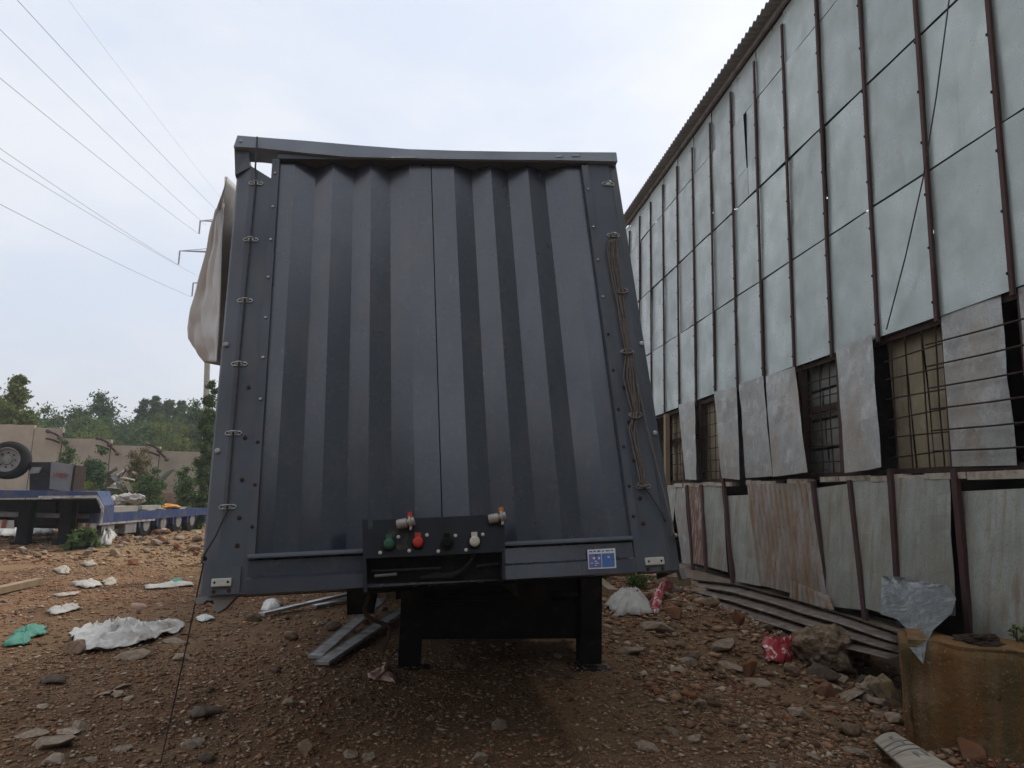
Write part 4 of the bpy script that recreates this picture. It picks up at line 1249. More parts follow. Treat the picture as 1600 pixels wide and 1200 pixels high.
# raised deck: front profile extruded back
def ext(pts, Y0, Y1, name, mat, par=ll):
    P0 = [lf(x, y, Y0) for x, y in pts]
    return MB().prism(P0, Vector((-.37 * (Y1 - Y0), Y1 - Y0, 0))).build(name, mat, par)
ext([(-40, 765), (152, 768), (155, 776), (-40, 779)], 16.2, 17.7, 'front_deck', MT['blue'])
ext([(60, 775), (152, 774), (162, 793), (159, 818), (156, 818), (159, 794), (150, 778), (60, 779)], 16.18, 16.24, 'deck_edge', MT['alu'])
ext([(-40, 781), (150, 780), (157, 796), (154, 828), (-40, 822)], 17.5, 17.6, 'bulkhead', MT['black'])
ext([(152, 769), (162, 790), (160, 818), (157, 818), (159, 792), (149, 776)], 16.25, 17.6, 'side_plate', MT['blue'])
for x in (36, 101):
    g0 = ground_px(x, 851)
    zt = lf(x, 782, g0.y).z
    lg = MB().box((g0.x, g0.y, (g0.z + zt) / 2), (.26, .2, zt - g0.z), None).build('landing_leg', MT['black'], ll)
    MB().box((g0.x, g0.y, g0.z + .03), (.4, .34, .05), None).build('foot_plate', MT['black'], lg)
ext([(48, 785), (88, 785), (88, 822), (48, 822)], 17.2, 17.45, 'dark_box', MT['panelblack'])
ext([(110, 787), (121, 787), (118, 826), (106, 826)], 16.9, 16.98, 'tail_lamp', MT['redpaint'])
for (x0, x1, y0) in ((-20, 22, 812), (122, 150, 817)):
    bd = ext([(x0, y0), (x1, y0 + 1), (x1, y0 + 14), (x0, y0 + 13)], 16.75, 16.80, 'chevron_board', MT['white'])
    k = x0
    while k < x1 - 6:
        ext([(k, y0), (k + 6, y0), (k + 3, y0 + 13), (k - 3 if k - 3 > x0 else x0, y0 + 13)], 16.72, 16.745, 'stripe', MT['redpaint'], bd)
        k += 12
# grey box on the deck
bx_ = ext([(46, 722), (82, 722), (80, 766), (46, 766)], 17.0, 18.2, 'deck_box', MT['panelblack'])
ext([(80, 721), (116, 727), (110, 768), (77, 764)], 16.9, 17.2, 'deck_box_end', MT['boxgrey'])
ext([(115, 727), (119, 727), (113, 770), (109, 768)], 16.88, 18.0, 'deck_box_edge', MT['browndark'])
ext([(50, 730), (64, 730), (60, 739), (45, 740)], 16.8, 16.9, 'hand_valve', MT['greysteel'])
# faded red hand-painted mark
for pth in ([(83, 746), (84, 738), (87, 744), (90, 738), (91, 747)], [(94, 742), (97, 742), (97, 739), (93, 740), (93, 745), (97, 746)], [(100, 747), (99.5, 740), (102, 739), (104, 741), (102, 743), (100, 743)]):
    MB().tube([lf(x, y, 16.86) for x, y in pth], .012, 4).build('painted_mark', MT['redpaint'], ll)
# spare wheel standing on the deck
wc = lf(14, 719, 16.9)
sw = thing('spare_wheel', lf(14, 762, 16.9), 'large truck tyre with grey rim standing on the low loader deck', 'wheel')
axw = Vector((.25, -.95, .05)).normalized()
MB().lathe(wc + axw * -.18, axw, [(0, .25), (.01, .36), (.05, .44), (.20, .45), (.28, .43), (.32, .36), (.325, .28), (.25, .26)], 32).build('tyre', MT['rubber'], sw, True)
MB().lathe(wc + axw * .04, axw, [(0, .20), (.10, .275), (.115, .29), (.12, .27), (.06, .24), (.05, .12), (.08, .10), (.085, .02)], 32).build('rim', MT['greysteel'], sw)
for k in range(8):
    e1 = axw.orthogonal().normalized(); e2 = axw.cross(e1)
    MB().lathe(wc + axw * .09 + (e1 * cos(k * pi / 4) + e2 * sin(k * pi / 4)) * .17, axw, [(0, .02), (.03, .02)], 6).build('wheel_nut', MT['browndark'], sw)
# low bed running away to the back
AX0 = Vector((-10.0, 19.6, 0)); ADIR = Vector((-.07, 1, 0)).normalized(); APER = Vector((-ADIR.y, ADIR.x, 0))
def lb(s, t, z): return AX0 + ADIR * s + APER * t + Vector((0, 0, z))
def lbox(s0, s1, t0, t1, z0, z1, name, mat, par=ll):
    return MB().hexa([lb(s0, t0, z0), lb(s1, t0, z0), lb(s1, t1, z0), lb(s0, t1, z0), lb(s0, t0, z1), lb(s1, t0, z1), lb(s1, t1, z1), lb(s0, t1, z1)]).build(name, mat, par)
lbox(-2.6, 6.2, .03, 2.5, .62, .72, 'bed', MT['greysteel'])
lbox(-2.6, 6.2, -.02, .027, .50, .735, 'side_beam', MT['blue'])
lbox(-2.6, 1.0, -.03, .10, .45, .497, 'beam_lip', MT['alu'])
lbox(-2.6, 6.2, 2.503, 2.55, .50, .735, 'side_beam', MT['blue'])
for s in (-2.0, -.75):
    lbox(s, s + .65, .0, .4, .18, .44, 'side_locker', MT['greysteel'])
lbox(-2.6, -.05, .15, .25, .20, .30, 'under_run_bar', MT['greysteel'])
lbox(.1, 6.2, .30, .5, .15, .60, 'inner_beam', MT['blue'])
for s in (.55, 1.7, 2.85, 4.0):
    c = lb(s, .02, .37); c.z = gh(c.x, c.y) + .39
    wh = MB().lathe(c, APER, [(0, .22), (.02, .36), (.05, .39), (.20, .39), (.25, .3)], 24).build('wheel', MT['rubber'], ll)
    MB().lathe(c - APER * .01, APER, [(0, .20), (.02, .21), (.1, .21)], 18).build('rim', MT['greysteel'], wh)
    lbox(s - .55, s - .46, -.02, .3, .3, .499, 'mud_guard', MT['blue'])
# cargo on the bed
def thing_mesh(mb, name, mat, label, cat, group=None, sm=False):
    return tag(mb.build(name, mat, None, sm), label, cat, group)
for i, (s0, s1, t, z) in enumerate(((-1.8, .4, .18, .725), (-1.6, .3, .42, .725), (.6, 2.0, .2, .725))):
    lab = ('front concrete post lying on the low loader bed', 'second concrete post lying behind the front one on the low loader bed', 'far short concrete post near the orange canvas on the bed')[i]
    thing_mesh(MB().hexa([lb(s0, t, z), lb(s1, t + .05, z), lb(s1, t + .2, z), lb(s0, t + .15, z), lb(s0, t, z + .14), lb(s1, t + .05, z + .14), lb(s1, t + .2, z + .14), lb(s0, t + .15, z + .14)]),
               'concrete_post', MT['concpost'], lab, 'post', 'concrete posts on the low loader')

def lump_mesh(sz, seed, rough=.35, sub=2, flat=.6):
    bm = bmesh.new()
    bmesh.ops.create_icosphere(bm, subdivisions=sub + 1, radius=1)
    for v_ in bm.verts:
        d = 1 + rough * .22 * noise.noise(v_.co * 7.3 + Vector((seed, seed, 1))) + rough * .5 * (.4 - abs(noise.noise(v_.co * 2.1 + Vector((seed * 2.3, 4, seed))))) + rough * noise.noise(v_.co * 1.3 + Vector((seed * 7.1, seed, 0))) + rough * .5 * noise.noise(v_.co * 3.1 + Vector((seed, 0, seed * 3)))
        v_.co = Vector((v_.co.x * sz[0], v_.co.y * sz[1], v_.co.z * sz[2])) * d
    return bm
def lump(name, loc, sz, seed, mat, label, cat, group=None, rot=0.0, rough=.35, sub=2):
    bm = lump_mesh(sz, seed, rough, sub)
    me = bpy.data.meshes.new(name); bm.to_mesh(me); bm.free()
    me.materials.append(mat)
    o = place(name, me, loc)
    o.rotation_euler = (0, 0, rot)
    return tag(o, label, cat, group)
lump('canvas_bundle', lb(2.9, .3, .79), (.22, .4, .09), 3, MT['orange'], 'small orange canvas bundle on the low loader bed', 'bundle')
# things standing behind the bed
pc = at_depth(265, 778, 29.5)
cb = thing('cabinet', Vector((pc.x, 29.5, gh(pc.x, 29.5))), 'pale brown wooden cabinet lying behind the low loader', 'cabinet')
def fpx(x0, x1, y0, y1, Y, dy, name, mat, par):
    a_, b_ = at_depth(x0, y0, Y), at_depth(x1, y1, Y)
    return MB().box(((a_.x + b_.x) / 2, Y + dy / 2, (a_.z + b_.z) / 2), (abs(b_.x - a_.x), dy, abs(a_.z - b_.z))).build(name, mat, par)
fpx(244, 292, 769, 800, 29.5, .7, 'carcass', MT['pinkbox'], cb)
for i in range(2):
    fpx(246 + i * 17, 261 + i * 17, 772, 796, 29.45, .045, 'door', MT['pinkbox'], cb)
fpx(282, 291, 770, 796, 29.45, .045, 'slat_end', MT['timber'], cb)
# white bent frame
fr = MB()
Yw = 27.0
loop = [(297, 768), (294, 783), (302, 792), (315, 794), (330, 792), (330, 778), (314, 776), (300, 772), (297, 768)]
fr.tube([at_depth(x, y, Yw) for x, y in loop], .035, 6)
fr.tube([at_depth(291, 785, Yw), at_depth(298, 764, Yw)], .04, 6)
fr.tube([at_depth(313, 776, Yw), at_depth(311, 793, Yw)], .03, 6)
thing_mesh(fr, 'tubular_chair', MT['white'], 'overturned white tubular chair frame behind the low loader', 'chair')
# curved grey-green sheet arching up
def arch(u, v):
    px = [(214, 775), (232, 768), (246, 757), (257, 744), (262, 737)]
    t = u * 4; i = min(int(t), 3); f = t - i
    x = px[i][0] * (1 - f) + px[i + 1][0] * f; y = px[i][1] * (1 - f) + px[i + 1][1] * f
    p = at_depth(x, y, 28.5)
    a = (v - .5) * 2.4
    r_ = .12 + .26 * u
    return p + Vector((r_ * sin(a) * .8, r_ * (1 - cos(a)) - .1, r_ * sin(a) * .5))
thing_mesh(MB().grid(arch, 10, 6, Vector((0, .01, .005))), 'bent_gutter', MT['gutter'], 'curved grey green metal gutter arching above the scrap heap', 'gutter', sm=True)

# ------------------------------------------------------------------ pylon and wires
YP = 139.0
py = thing('power_pylon', px_base(352, YP), 'steel lattice power pylon mostly hidden behind the trailer', 'pylon')
def pp(x, y, dY=0): return at_depth(x, y, YP + dY)
ptop = pp(352, 300)
base = px_base(352, YP)
mb = MB()
Hh = ptop.z - base.z
def leg_pt(k, f):
    wd = 2.6 * (1 - f) + .55 * f
    return base + Vector((wd * (1 if k in (0, 1) else -1), wd * (1 if k in (0, 3) else -1), Hh * f))
for k in range(4):
    MB().tube([leg_pt(k, 0), leg_pt(k, .5), leg_pt(k, 1)], .12, 4).build('leg', MT['pylon'], py)
mb = MB()
for q in range(14):
    f0, f1 = q / 14, (q + 1) / 14
    for k in range(4):
        mb.tube([leg_pt(k, f0), leg_pt((k + 1) % 4, f1)], .06, 4)
        mb.tube([leg_pt((k + 1) % 4, f0), leg_pt(k, f1)], .06, 4)
mb.build('bracing', MT['pylon'], py, fix=False)
arms = [((313, 345), 345, (311, 366)), ((281, 392), 392, (279, 414)), ((302, 442), 442, (299, 464))]
for (tip, yb, ins) in arms:
    t_ = pp(*tip)
    for sgn in (1, -1):
        c0 = base + Vector((0, 0, t_.z - base.z))
        tt = c0 + Vector(((t_.x - c0.x) * sgn, 0, 0))
        mb = MB()
        mb.tube([c0 + Vector((0, .7, -.1)), tt], .11, 4); mb.tube([c0 + Vector((0, -.7, -.1)), tt], .11, 4)
        mb.tube([c0 + Vector((0, 0, 1.5)), tt], .07, 4)
        for f in (.35, .65):
            mid = c0 + (tt - c0) * f
            mb.tube([mid + Vector((0, .7 * (1 - f), 0)), c0 + (tt - c0) * (f - .2) + Vector((0, 0, 1.5 * (1 - f + .2)))], .05, 4)
        arm = mb.build('cross_arm', MT['pylon'], py, fix=False)
        dz = pp(*ins).z - t_.z
        prof = []
        for q in range(14):
            prof += [(q * abs(dz) / 14, .09), (q * abs(dz) / 14 + .05, .20)]
        MB().lathe(tt, (0, 0, -1), prof, 8).build('insulator', MT['greysteel'], arm)
# wires: each runs in its own vertical plane parallel to the line
_wd = ray(609, 765); WD = Vector((_wd.x, _wd.y, 0)).normalized(); WNn = Vector((WD.y, -WD.x, 0))
def wire(p0, left, label, r=.028):
    """from point p0 through the ray at the photo's edge pixel"""
    d = ray(*left)
    t = (p0 - CAM).dot(WNn) / d.dot(WNn)
    p1 = CAM + d * t
    L = (p1 - p0).dot(-WD)
    pts = []
    sag = .018 * L
    for i in range(34):
        f = i / 24
        p = p0 + (p1 - p0) * f
        p.z -= sag * 4 * f * (1 - f) * .25 if f <= 1 else 0
        pts.append(p)
    o = MB().tube(pts, r, 5).build('power_line', MT['wire'])
    tag(o, label, 'power line', 'overhead power lines')
wire(pp(311, 366), (0, 122), 'power line ending at the topmost visible insulator of the pylon')
wire(pp(279, 414), (0, 232), 'upper of the close pair of power lines meeting the middle insulator')
wire(pp(299, 464), (0, 319), 'lowest power line, ending at the bottom insulator')
wire(pp(322, 352, 2), (0, 46), 'second power line from the top left corner of the sky')
wire(pp(345, 335, 2), (27, 0), 'steep power line starting at the upper left top edge', .028)
wire(pp(318, 436, 2), (0, 248), 'lower of the close pair of power lines running to the pylon', .024)
wire(pp(352, 318, 0), (107, 0), 'faintest power line, thin earth wire highest in the sky', .012)
# concrete pole behind the torn curtain
b0 = px_base(323, 31)
pt_ = at_depth(325, 520, 31)
o = MB().tube([b0 - Vector((0, 0, .1)), pt_], [.16, .11], 10).build('concrete_pole', MT['concpost'])
tag(o, 'pale concrete pole rising beside the trailer above the tall shrub', 'pole')

# ------------------------------------------------------------------ stones, rubble, litter
def rock_mesh(name, seed, flat=.6, npts=18, mat=None, noise_amt=.0):
    r_ = random.Random(seed)
    bm = bmesh.new()
    for _ in range(npts):
        d = Vector((r_.gauss(0, 1), r_.gauss(0, 1), r_.gauss(0, 1))).normalized()
        bm.verts.new((d.x * .5, d.y * .5 * r_.uniform(.75, 1), d.z * .5 * flat))
    res = bmesh.ops.convex_hull(bm, input=bm.verts)
    junk = list({v_ for v_ in res['geom_interior'] + res['geom_unused'] if isinstance(v_, bmesh.types.BMVert)})
    if junk:
        bmesh.ops.delete(bm, geom=junk, context='VERTS')
    bmesh.ops.bevel(bm, geom=list(bm.edges), offset=.03, segments=1, affect='EDGES', profile=.6, clamp_overlap=True)
    bmesh.ops.recalc_face_normals(bm, faces=bm.faces)
    me = bpy.data.meshes.new(name)
    bm.to_mesh(me); bm.free()
    me.materials.append(mat or MT['stone'])
    return me
ROCKS = {}
for key, mt_, fl, np_ in (('stone', 'stone', .6, 18), ('pale', 'stonepale', .5, 16), ('brick', 'brick', .65, 12), ('dark', 'darkstone', .6, 16), ('slab', 'stonepale', .28, 14), ('round', 'stonepale', .8, 40)):
    ROCKS[key] = [rock_mesh('rock', sum(map(ord, key)) * 31 + i, fl, np_, MT[mt_]) for i in range(5)]
def rock(name, key, p, size, label, cat, group, rz=None, sink=.42, tilt=.25, sc=(1, 1, 1)):
    me = random.choice(ROCKS[key])
    o = place(name, me, p)
    o.scale = (size * sc[0], size * sc[1], size * sc[2])
    o.rotation_euler = (random.uniform(-tilt, tilt), random.uniform(-tilt, tilt), random.uniform(0, 6.28) if rz is None else rz)
    zmin = min(v_.co.z for v_ in me.vertices) * size * sc[2]
    o.location.z = gh(p[0], p[1]) - zmin * (1 - sink)
    WLOC[o.name] = o.location.copy()
    return tag(o, label, cat, group)
# stones one could point to
named = [
    ('round', (780, 1140), 24, 'round pale stone alone in the dark gravel before the trailer'),
    ('pale', (748, 1190), 34, 'pale stone at the bottom edge below the lone round stone'),
    ('pale', (547, 1182), 26, 'pale stone at the bottom edge left of the picture middle'),
    ('pale', (575, 1186), 24, 'right one of two pale stones at the bottom edge'),
    ('slab', (1014, 1172), 44, 'oblong pitted stone at the bottom right of the middle'),
    ('pale', (1085, 1158), 28, 'oblong pale stone right of the pitted one'),
    ('pale', (1090, 1105), 30, 'pale block of stone in the gravel right of the trailer shadow'),
    ('slab', (80, 1165), 70, 'broad flat pale stone in the lower left corner'),
    ('slab', (50, 1150), 46, 'flat stone touching the broad one in the lower left'),
    ('slab', (108, 1145), 40, 'thin flat stone above the broad one in the lower left'),
    ('slab', (85, 1190), 44, 'pale slab cut by the bottom edge in the lower left'),
    ('slab', (190, 1076), 30, 'flat tan stone below the crumpled white sheet'),
    ('slab', (205, 1028), 52, 'long grey flat stone against the lower edge of the white sheet'),
    ('stone', (120, 1020), 40, 'grey stone at the left end of the white sheet'),
    ('slab', (285, 1030), 36, 'flat grey stone near the thin trailing wire'),
    ('slab', (272, 1004), 34, 'flat stone right of the white sheet'),
    ('stone', (350, 950), 36, 'grey stone under the left trailer corner bracket'),
    ('stone', (397, 970), 26, 'grey stone beside the end of the long metal strip'),
    ('stone', (452, 1000), 26, 'knobbly stone left of the two planks'),
    ('stone', (520, 985), 28, 'stone between the long strip and the planks'),
    ('pale', (452, 1102), 26, 'pale stone left of the trailer shadow'),
    ('pale', (300, 1168), 36, 'brown stone near the foot of the thin trailing wire'),
    ('dark', (325, 1190), 30, 'dark stone at the bottom edge near the thin wire'),
    ('slab', (190, 1172), 32, 'small tan slab right of the flat stones'),
    ('stone', (720, 1045), 22, 'stone in the darkness under the trailer'),
    ('pale', (1248, 1120), 34, 'pale lump at the edge of the rubble bank'),
    ('pale', (1302, 1082), 30, 'grey lump beside the dark log shaped lump'),
    ('pale', (1268, 1185), 24, 'upright pale stone at the bottom right'),
    ('slab', (1338, 1178), 44, 'flat pale stone left of the printed board'),
    ('stone', (1330, 1148), 38, 'brown angular stone below the rubble bank'),
    ('pale', (1362, 1010), 34, 'rounded pale stone on top of the rubble bank'),
    ('pale', (1345, 1000), 24, 'small pale stone on the rubble bank near the ribbed sheet'),
    ('pale', (1390, 1018), 30, 'pale angular stone just left of the big concrete block'),
    ('slab', (1340, 1040), 32, 'squared flat stone in the rubble bank'),
    ('stone', (1235, 1060), 30, 'rounded stone below the striped wrapper'),
    ('dark', (1285, 1062), 52, 'dark log shaped lump in the rubble bank'),
    ('dark', (1348, 1075), 40, 'dark speckled lump beside the yellowish rock'),
    ('pale', (1400, 1130), 34, 'oblong stone leaning on the left foot of the concrete block'),
    ('stone', (1385, 1145), 30, 'grey stone near the left foot of the concrete block'),
    ('slab', (1180, 1055), 44, 'long thin slab lying on the rubble bank'),
    ('slab', (1140, 1040), 46, 'tilted pale slab in the middle of the rubble bank'),
    ('slab', (1060, 1050), 36, 'oblong pale slab at the near edge of the rubble bank'),
    ('slab', (1025, 985), 60, 'broad broken slab beside the trailer shadow'),
    ('slab', (985, 1020), 48, 'dark angled slab at the edge of the trailer shadow'),
    ('stone', (1010, 940), 30, 'stone near the white sack under the trailer edge'),
    ('pale', (1098, 930), 34, 'angular pale stone at the near end of the ribbed sheet'),
    ('stone', (1110, 948), 30, 'grey stone below the end of the ribbed sheet'),
]
for key, (x, y), wpx, lab in named:
    p = ground_px(x, min(y, 1199))
    rock('stone', key, p, wpx * p.y / FPX * 1.08, lab, 'stone', 'single stones in the yard', rz=random.uniform(-.5, .5), sc=(1, .8, 1))
# big rubble chunks
def chunk(px, w_, h_, d_, seed, mat, label, rz=0.0, rough=.45):
    p = ground_px(*px)
    o = lump('rubble_chunk', (p.x, p.y, gh(p.x, p.y) + h_ * .38), (w_ / 2, d_ / 2, h_ / 2), seed, mat, label, 'rubble chunk', 'large rubble chunks', rz, rough, 3)
    return o
chunk((1290, 1050), .52, .50, .45, 5, MT['stonetan'], 'large tan rubble chunk at the foot of the ribbed sheet')
chunk((1340, 1038), .26, .30, .26, 6, MT['brick'], 'reddish brick chunk leaning right of the large tan one')
chunk((1362, 1100), .30, .26, .22, 9, MT['stonepale'], 'pale rubble chunk below the yellowish triangular rock')
# yellowish triangular rock
ROCKS['yellow'] = [rock_mesh('rock', 77, .35, 9, MT['stoneyellow'])]
p = ground_px(1382, 1104)
o = rock('stone', 'yellow', p, 66 * p.y / FPX, 'yellowish angular rock leaning against the big concrete block', 'stone', 'single stones in the yard', rz=.2, sink=.3)
o.rotation_euler = (1.15, .35, .1)
o.location.z = gh(p.x, p.y) + .13
# big stained concrete block
def blockfn(face):
    return face
bp0 = ground_px(1416, 1166)
bR = Vector((1.0, -.16, 0)).normalized(); bB = Vector((.50, 1, 0)).normalized()
BW, BDp = 2.0, .65
ztop = at_depth(1425, 999, bp0.y + .02).z
bm = bmesh.new()
bmesh.ops.create_cube(bm, size=1)
bmesh.ops.bevel(bm, geom=list(bm.edges), offset=.03, segments=2, affect='EDGES')
bmesh.ops.subdivide_edges(bm, edges=list(bm.edges), cuts=9, use_grid_fill=True)
hb = ztop - bp0.z + .15
for v_ in bm.verts:
    q = bp0 + bR * ((v_.co.x + .5) * BW) + bB * ((v_.co.y + .5) * BDp)
    z = bp0.z - .15 + (v_.co.z + .5) * hb
    nn = Vector((q.x * 5, q.y * 5, z * 5))
    k = .028 * noise.noise(nn) + .016 * noise.noise(nn * 3.3) + .010 * noise.noise(nn * 8)
    top = smooth((v_.co.z - .3) / .2)
    z += top * (-.05 * smooth((v_.co.x + .38) / .12) + .03 * noise.noise(nn * 1.4)) 
    edge = .05 * smooth((-.44 - v_.co.x) / .06) * smooth((-.25 - v_.co.z) / .2)
    v_.co = Vector((q.x + k + edge, q.y + k - .03 * (.5 - v_.co.z), z)) - bp0
me = bpy.data.meshes.new('concrete_block'); bm.to_mesh(me); bm.free(); me.materials.append(MT['blockconc'])
me.polygons.foreach_set('use_smooth', [True] * len(me.polygons))
o = place('concrete_block', me, bp0)
tag(o, 'big brown stained concrete block in the lower right corner', 'concrete block')
for (x, y, sz, lab) in ((1530, 1003, .16, 'clod of earth and rubble on top of the concrete block'),):
    q = at_depth(x, y, bp0.y + .22)
    lump('earth_clod', (q.x, q.y, ztop - .035), (.17, .10, .045), 12, MT['browndark'], lab, 'clod', rough=.6, sub=3)
# printed pale board at the bottom right
q = [ground_px(1366, 1163, .03), ground_px(1398, 1154, .06), at_depth(1500, 1205, 3.9), at_depth(1430, 1215, 3.75)]
for k in (2, 3): q[k].z = max(q[k].z, gh(q[k].x, q[k].y) + .03)
bd_ = MB().grid(lambda u, v: bilin(q, u, v) + Vector((0, 0, .02 * sin(pi * u))), 6, 4, Vector((0, 0, -.012))).build('printed_board', MT['paper'])
tag(bd_, 'pale board with faint grey print beside the concrete block', 'board')
for v0 in (.3, .42, .54):
    MB().grid(lambda u, v: bilin(q, u, v0 + .022 * v) + Vector((0, 0, .02 * sin(pi * u) + .0035)), 6, 1, Vector((0, 0, -.002))).build('printed_line', MT['greysteel'], bd_)
for (u0, v0) in ((.45, .15), (.5, .62), (.62, .3), (.8, .6)):
    MB().grid(lambda u, v: bilin(q, u0 + .16 * u, v0 + .14 * v * (1 - u)) + Vector((0, 0, .02 * sin(pi * (u0 + .16 * u)) + .0045)), 2, 1, Vector((0, 0, -.002))).build('printed_mark', MT['greysteel'], bd_)

# random scatter: rubble on the bank, stones on the yard
def in_view(p, m=60):
    d = p - CAM
    z = d.dot(_fw)
    if z < .5: return False
    x = 800 + FPX * d.dot(CR) / z; y = 600 - FPX * d.dot(CU) / z
    return -m < x < 1600 + m and -m < y < 1200 + m
cnt = 0
while cnt < 120:
    a = random.uniform(5.2, 14.5); l_ = random.uniform(1.9, 4.9)
    if random.random() > .35 + .65 * smooth((l_ - 1.8) / 1.5): continue
    p = BD * a + BN * l_
    p.z = gh(p.x, p.y)
    if not in_view(p, 10) : continue
    k = random.choices(('stone', 'pale', 'slab', 'brick', 'dark'), (3, 3, 3, 3, 1))[0]
    sz = random.choice((.07, .09, .11, .13, .16, .22, .3)) * random.uniform(.8, 1.2) * (1.15 if k == 'slab' else 1)
    nm, lb_, ct = {'stone': ('rubble_stone', 'brown grey stone in the rubble bank along the shed', 'stone'), 'pale': ('rubble_stone', 'pale stone in the rubble bank along the shed', 'stone'),
               'slab': ('rubble_plate', 'flat broken slab in the rubble bank along the shed', 'slab'), 'brick': ('brick_fragment', 'orange red brick fragment in the rubble bank along the shed', 'brick'),
               'dark': ('rubble_stone', 'dark lump in the rubble bank along the shed', 'stone')}[k]
    sw_ = 'small ' if sz < .1 else ('middling ' if sz < .17 else 'large ')
    zn_ = ' just left of the concrete block' if a < 7 and l_ > 3 else (' on its near slope' if l_ < 2.8 and a < 9.5 else (' below the ribbed sheet' if a < 11 else ' near the white sack'))
    lb_ = sw_ + lb_.replace(' along the shed', '') + zn_
    rock(nm, k, p, sz, lb_, ct, lb_ + ', alike', tilt=.5)
    cnt += 1
cnt = 0
while cnt < 95:
    x, y = random.uniform(-6.5, 2.0), random.uniform(3.2, 9.5)
    p = gpt(x, y)
    if not in_view(p, 5): continue
    k = random.choices(('stone', 'pale', 'slab', 'brick', 'dark'), (4, 3, 4, .5, 1))[0]
    sz = random.choice((.035, .05, .05, .06, .07, .09, .12)) * random.uniform(.8, 1.25)
    lb_ = {'stone': 'small brown stone lying loose on the open dirt', 'pale': 'small pale stone lying loose on the open dirt', 'slab': 'small flat stone lying loose on the open dirt',
           'brick': 'small reddish brick bit lying loose on the open dirt', 'dark': 'small dark stone lying loose on the open dirt'}[k]
    zn_ = ' under the trailer' if (y > 4.4 and x > -1.4 - (y - 4) * .15) else (' in front of the trailer' if x > -1.3 else (' behind the white sheet' if y > 7.2 else ' left of the trailer'))
    lb_ = lb_.replace(' lying loose on the open dirt', ' loose on the dirt') + zn_
    if sz > .08: lb_ = lb_.replace('small', 'larger', 1)
    rock('brick_fragment' if k == 'brick' else 'stone', k, p, sz, lb_, 'brick' if k == 'brick' else 'stone', lb_ + ', alike')
    cnt += 1
cnt = 0
while cnt < 80:
    x, y = random.gauss(-7.4, 1.7), random.gauss(16.6, 1.6)
    p = gpt(x, y)
    if not in_view(p, 5) or y < 11: continue
    k = random.choices(('stone', 'pale', 'brick'), (2, 3, 2.5))[0]
    sz = random.uniform(.12, .34)
    lb_ = {'stone': 'brown stone on the heap by the low loader', 'pale': 'pale stone on the heap by the low loader', 'brick': 'reddish brick lump on the heap by the low loader'}[k]
    lb_ = ('small ' if sz < .2 else 'large ') + lb_ + (', right end' if x > -6.4 else (', left end' if x < -8.6 else ', middle'))
    rock('brick_fragment' if k == 'brick' else 'stone', k, p, sz, lb_, 'brick' if k == 'brick' else 'stone', lb_ + ', alike', tilt=.5)
    cnt += 1
# gravel nobody could count
def gravel(name, N, x0, x1, y0, y1, s0, s1, label, keep=None):
    X = rng.uniform(x0, x1, N * 3); Y = rng.uniform(y0, y1, N * 3)
    k = np.abs(X) / Y < 1.15
    if keep is not None: k &= keep(X, Y)
    X, Y = X[k][:N], Y[k][:N]; n_ = len(X)
    Z = np.array([gh(a, b_) for a, b_ in zip(X, Y)])
    S = s0 * (s1 / s0) ** (rng.random(n_) ** 2.8)
    dirs = np.array([[1, 0, 0], [-1, 0, 0], [0, 1, 0], [0, -1, 0], [0, 0, 1], [0, 0, -1]], float)
    ang = rng.uniform(0, 6.28, n_); ca, sa = np.cos(ang), np.sin(ang)
    R3 = np.zeros((n_, 3, 3)); R3[:, 0, 0] = ca; R3[:, 0, 1] = -sa; R3[:, 1, 0] = sa; R3[:, 1, 1] = ca; R3[:, 2, 2] = 1
    V = dirs[None] * (.55 + .75 * rng.random((n_, 6, 1))) + rng.normal(size=(n_, 6, 3)) * .28
    V[:, :, 2] *= .45
    V[:, :, 0] *= (.7 + 1.1 * rng.random((n_, 1)) ** 2)
    V = np.einsum('nij,nkj->nki', R3, V) * (S / 2)[:, None, None]
    V += np.stack([X, Y, Z + S * .12], 1)[:, None, :]
    f = np.array([[0, 2, 4], [2, 1, 4], [1, 3, 4], [3, 0, 4], [2, 0, 5], [1, 2, 5], [3, 1, 5], [0, 3, 5]])
    F = (f[None] + (np.arange(n_) * 6)[:, None, None]).reshape(-1, 3)
    pal = np.array([[.46, .28, .17], [.37, .215, .125], [.56, .41, .28], [.46, .19, .10], [.64, .52, .39], [.24, .15, .10]])
    ci = rng.choice(6, n_, p=[.30, .27, .12, .05, .07, .19])
    c_ = pal[ci] * (.75 + .5 * rng.random((n_, 1)))
    col = np.repeat(np.concatenate([c_, np.ones((n_, 1))], 1), 6, 0)
    o = np_mesh(name, V.reshape(-1, 3), F, MT['gravel'], col=col)
    tag(o, label, 'gravel', None, 'stuff')
gravel('gravel', 95000, -5.2, 4.2, 2.9, 6.5, .007, .045, 'fine reddish gravel and crumbs covering the near dirt')
gravel('gravel', 48000, -8.0, 5.0, 6.5, 13.0, .012, .058, 'loose pebbles covering the middle of the yard')
gravel('gravel', 24000, -16.0, 4.0, 13.0, 24.0, .03, .14, 'coarse crumbs and chips covering the far yard')
gravel('rubble_crumbs', 11500, .6, 4.9, 4.6, 13.5, .018, .13, 'small broken rubble crumbs on the bank along the shed', keep=lambda X, Y: (X * BN.x + Y * BN.y) > 1.6)

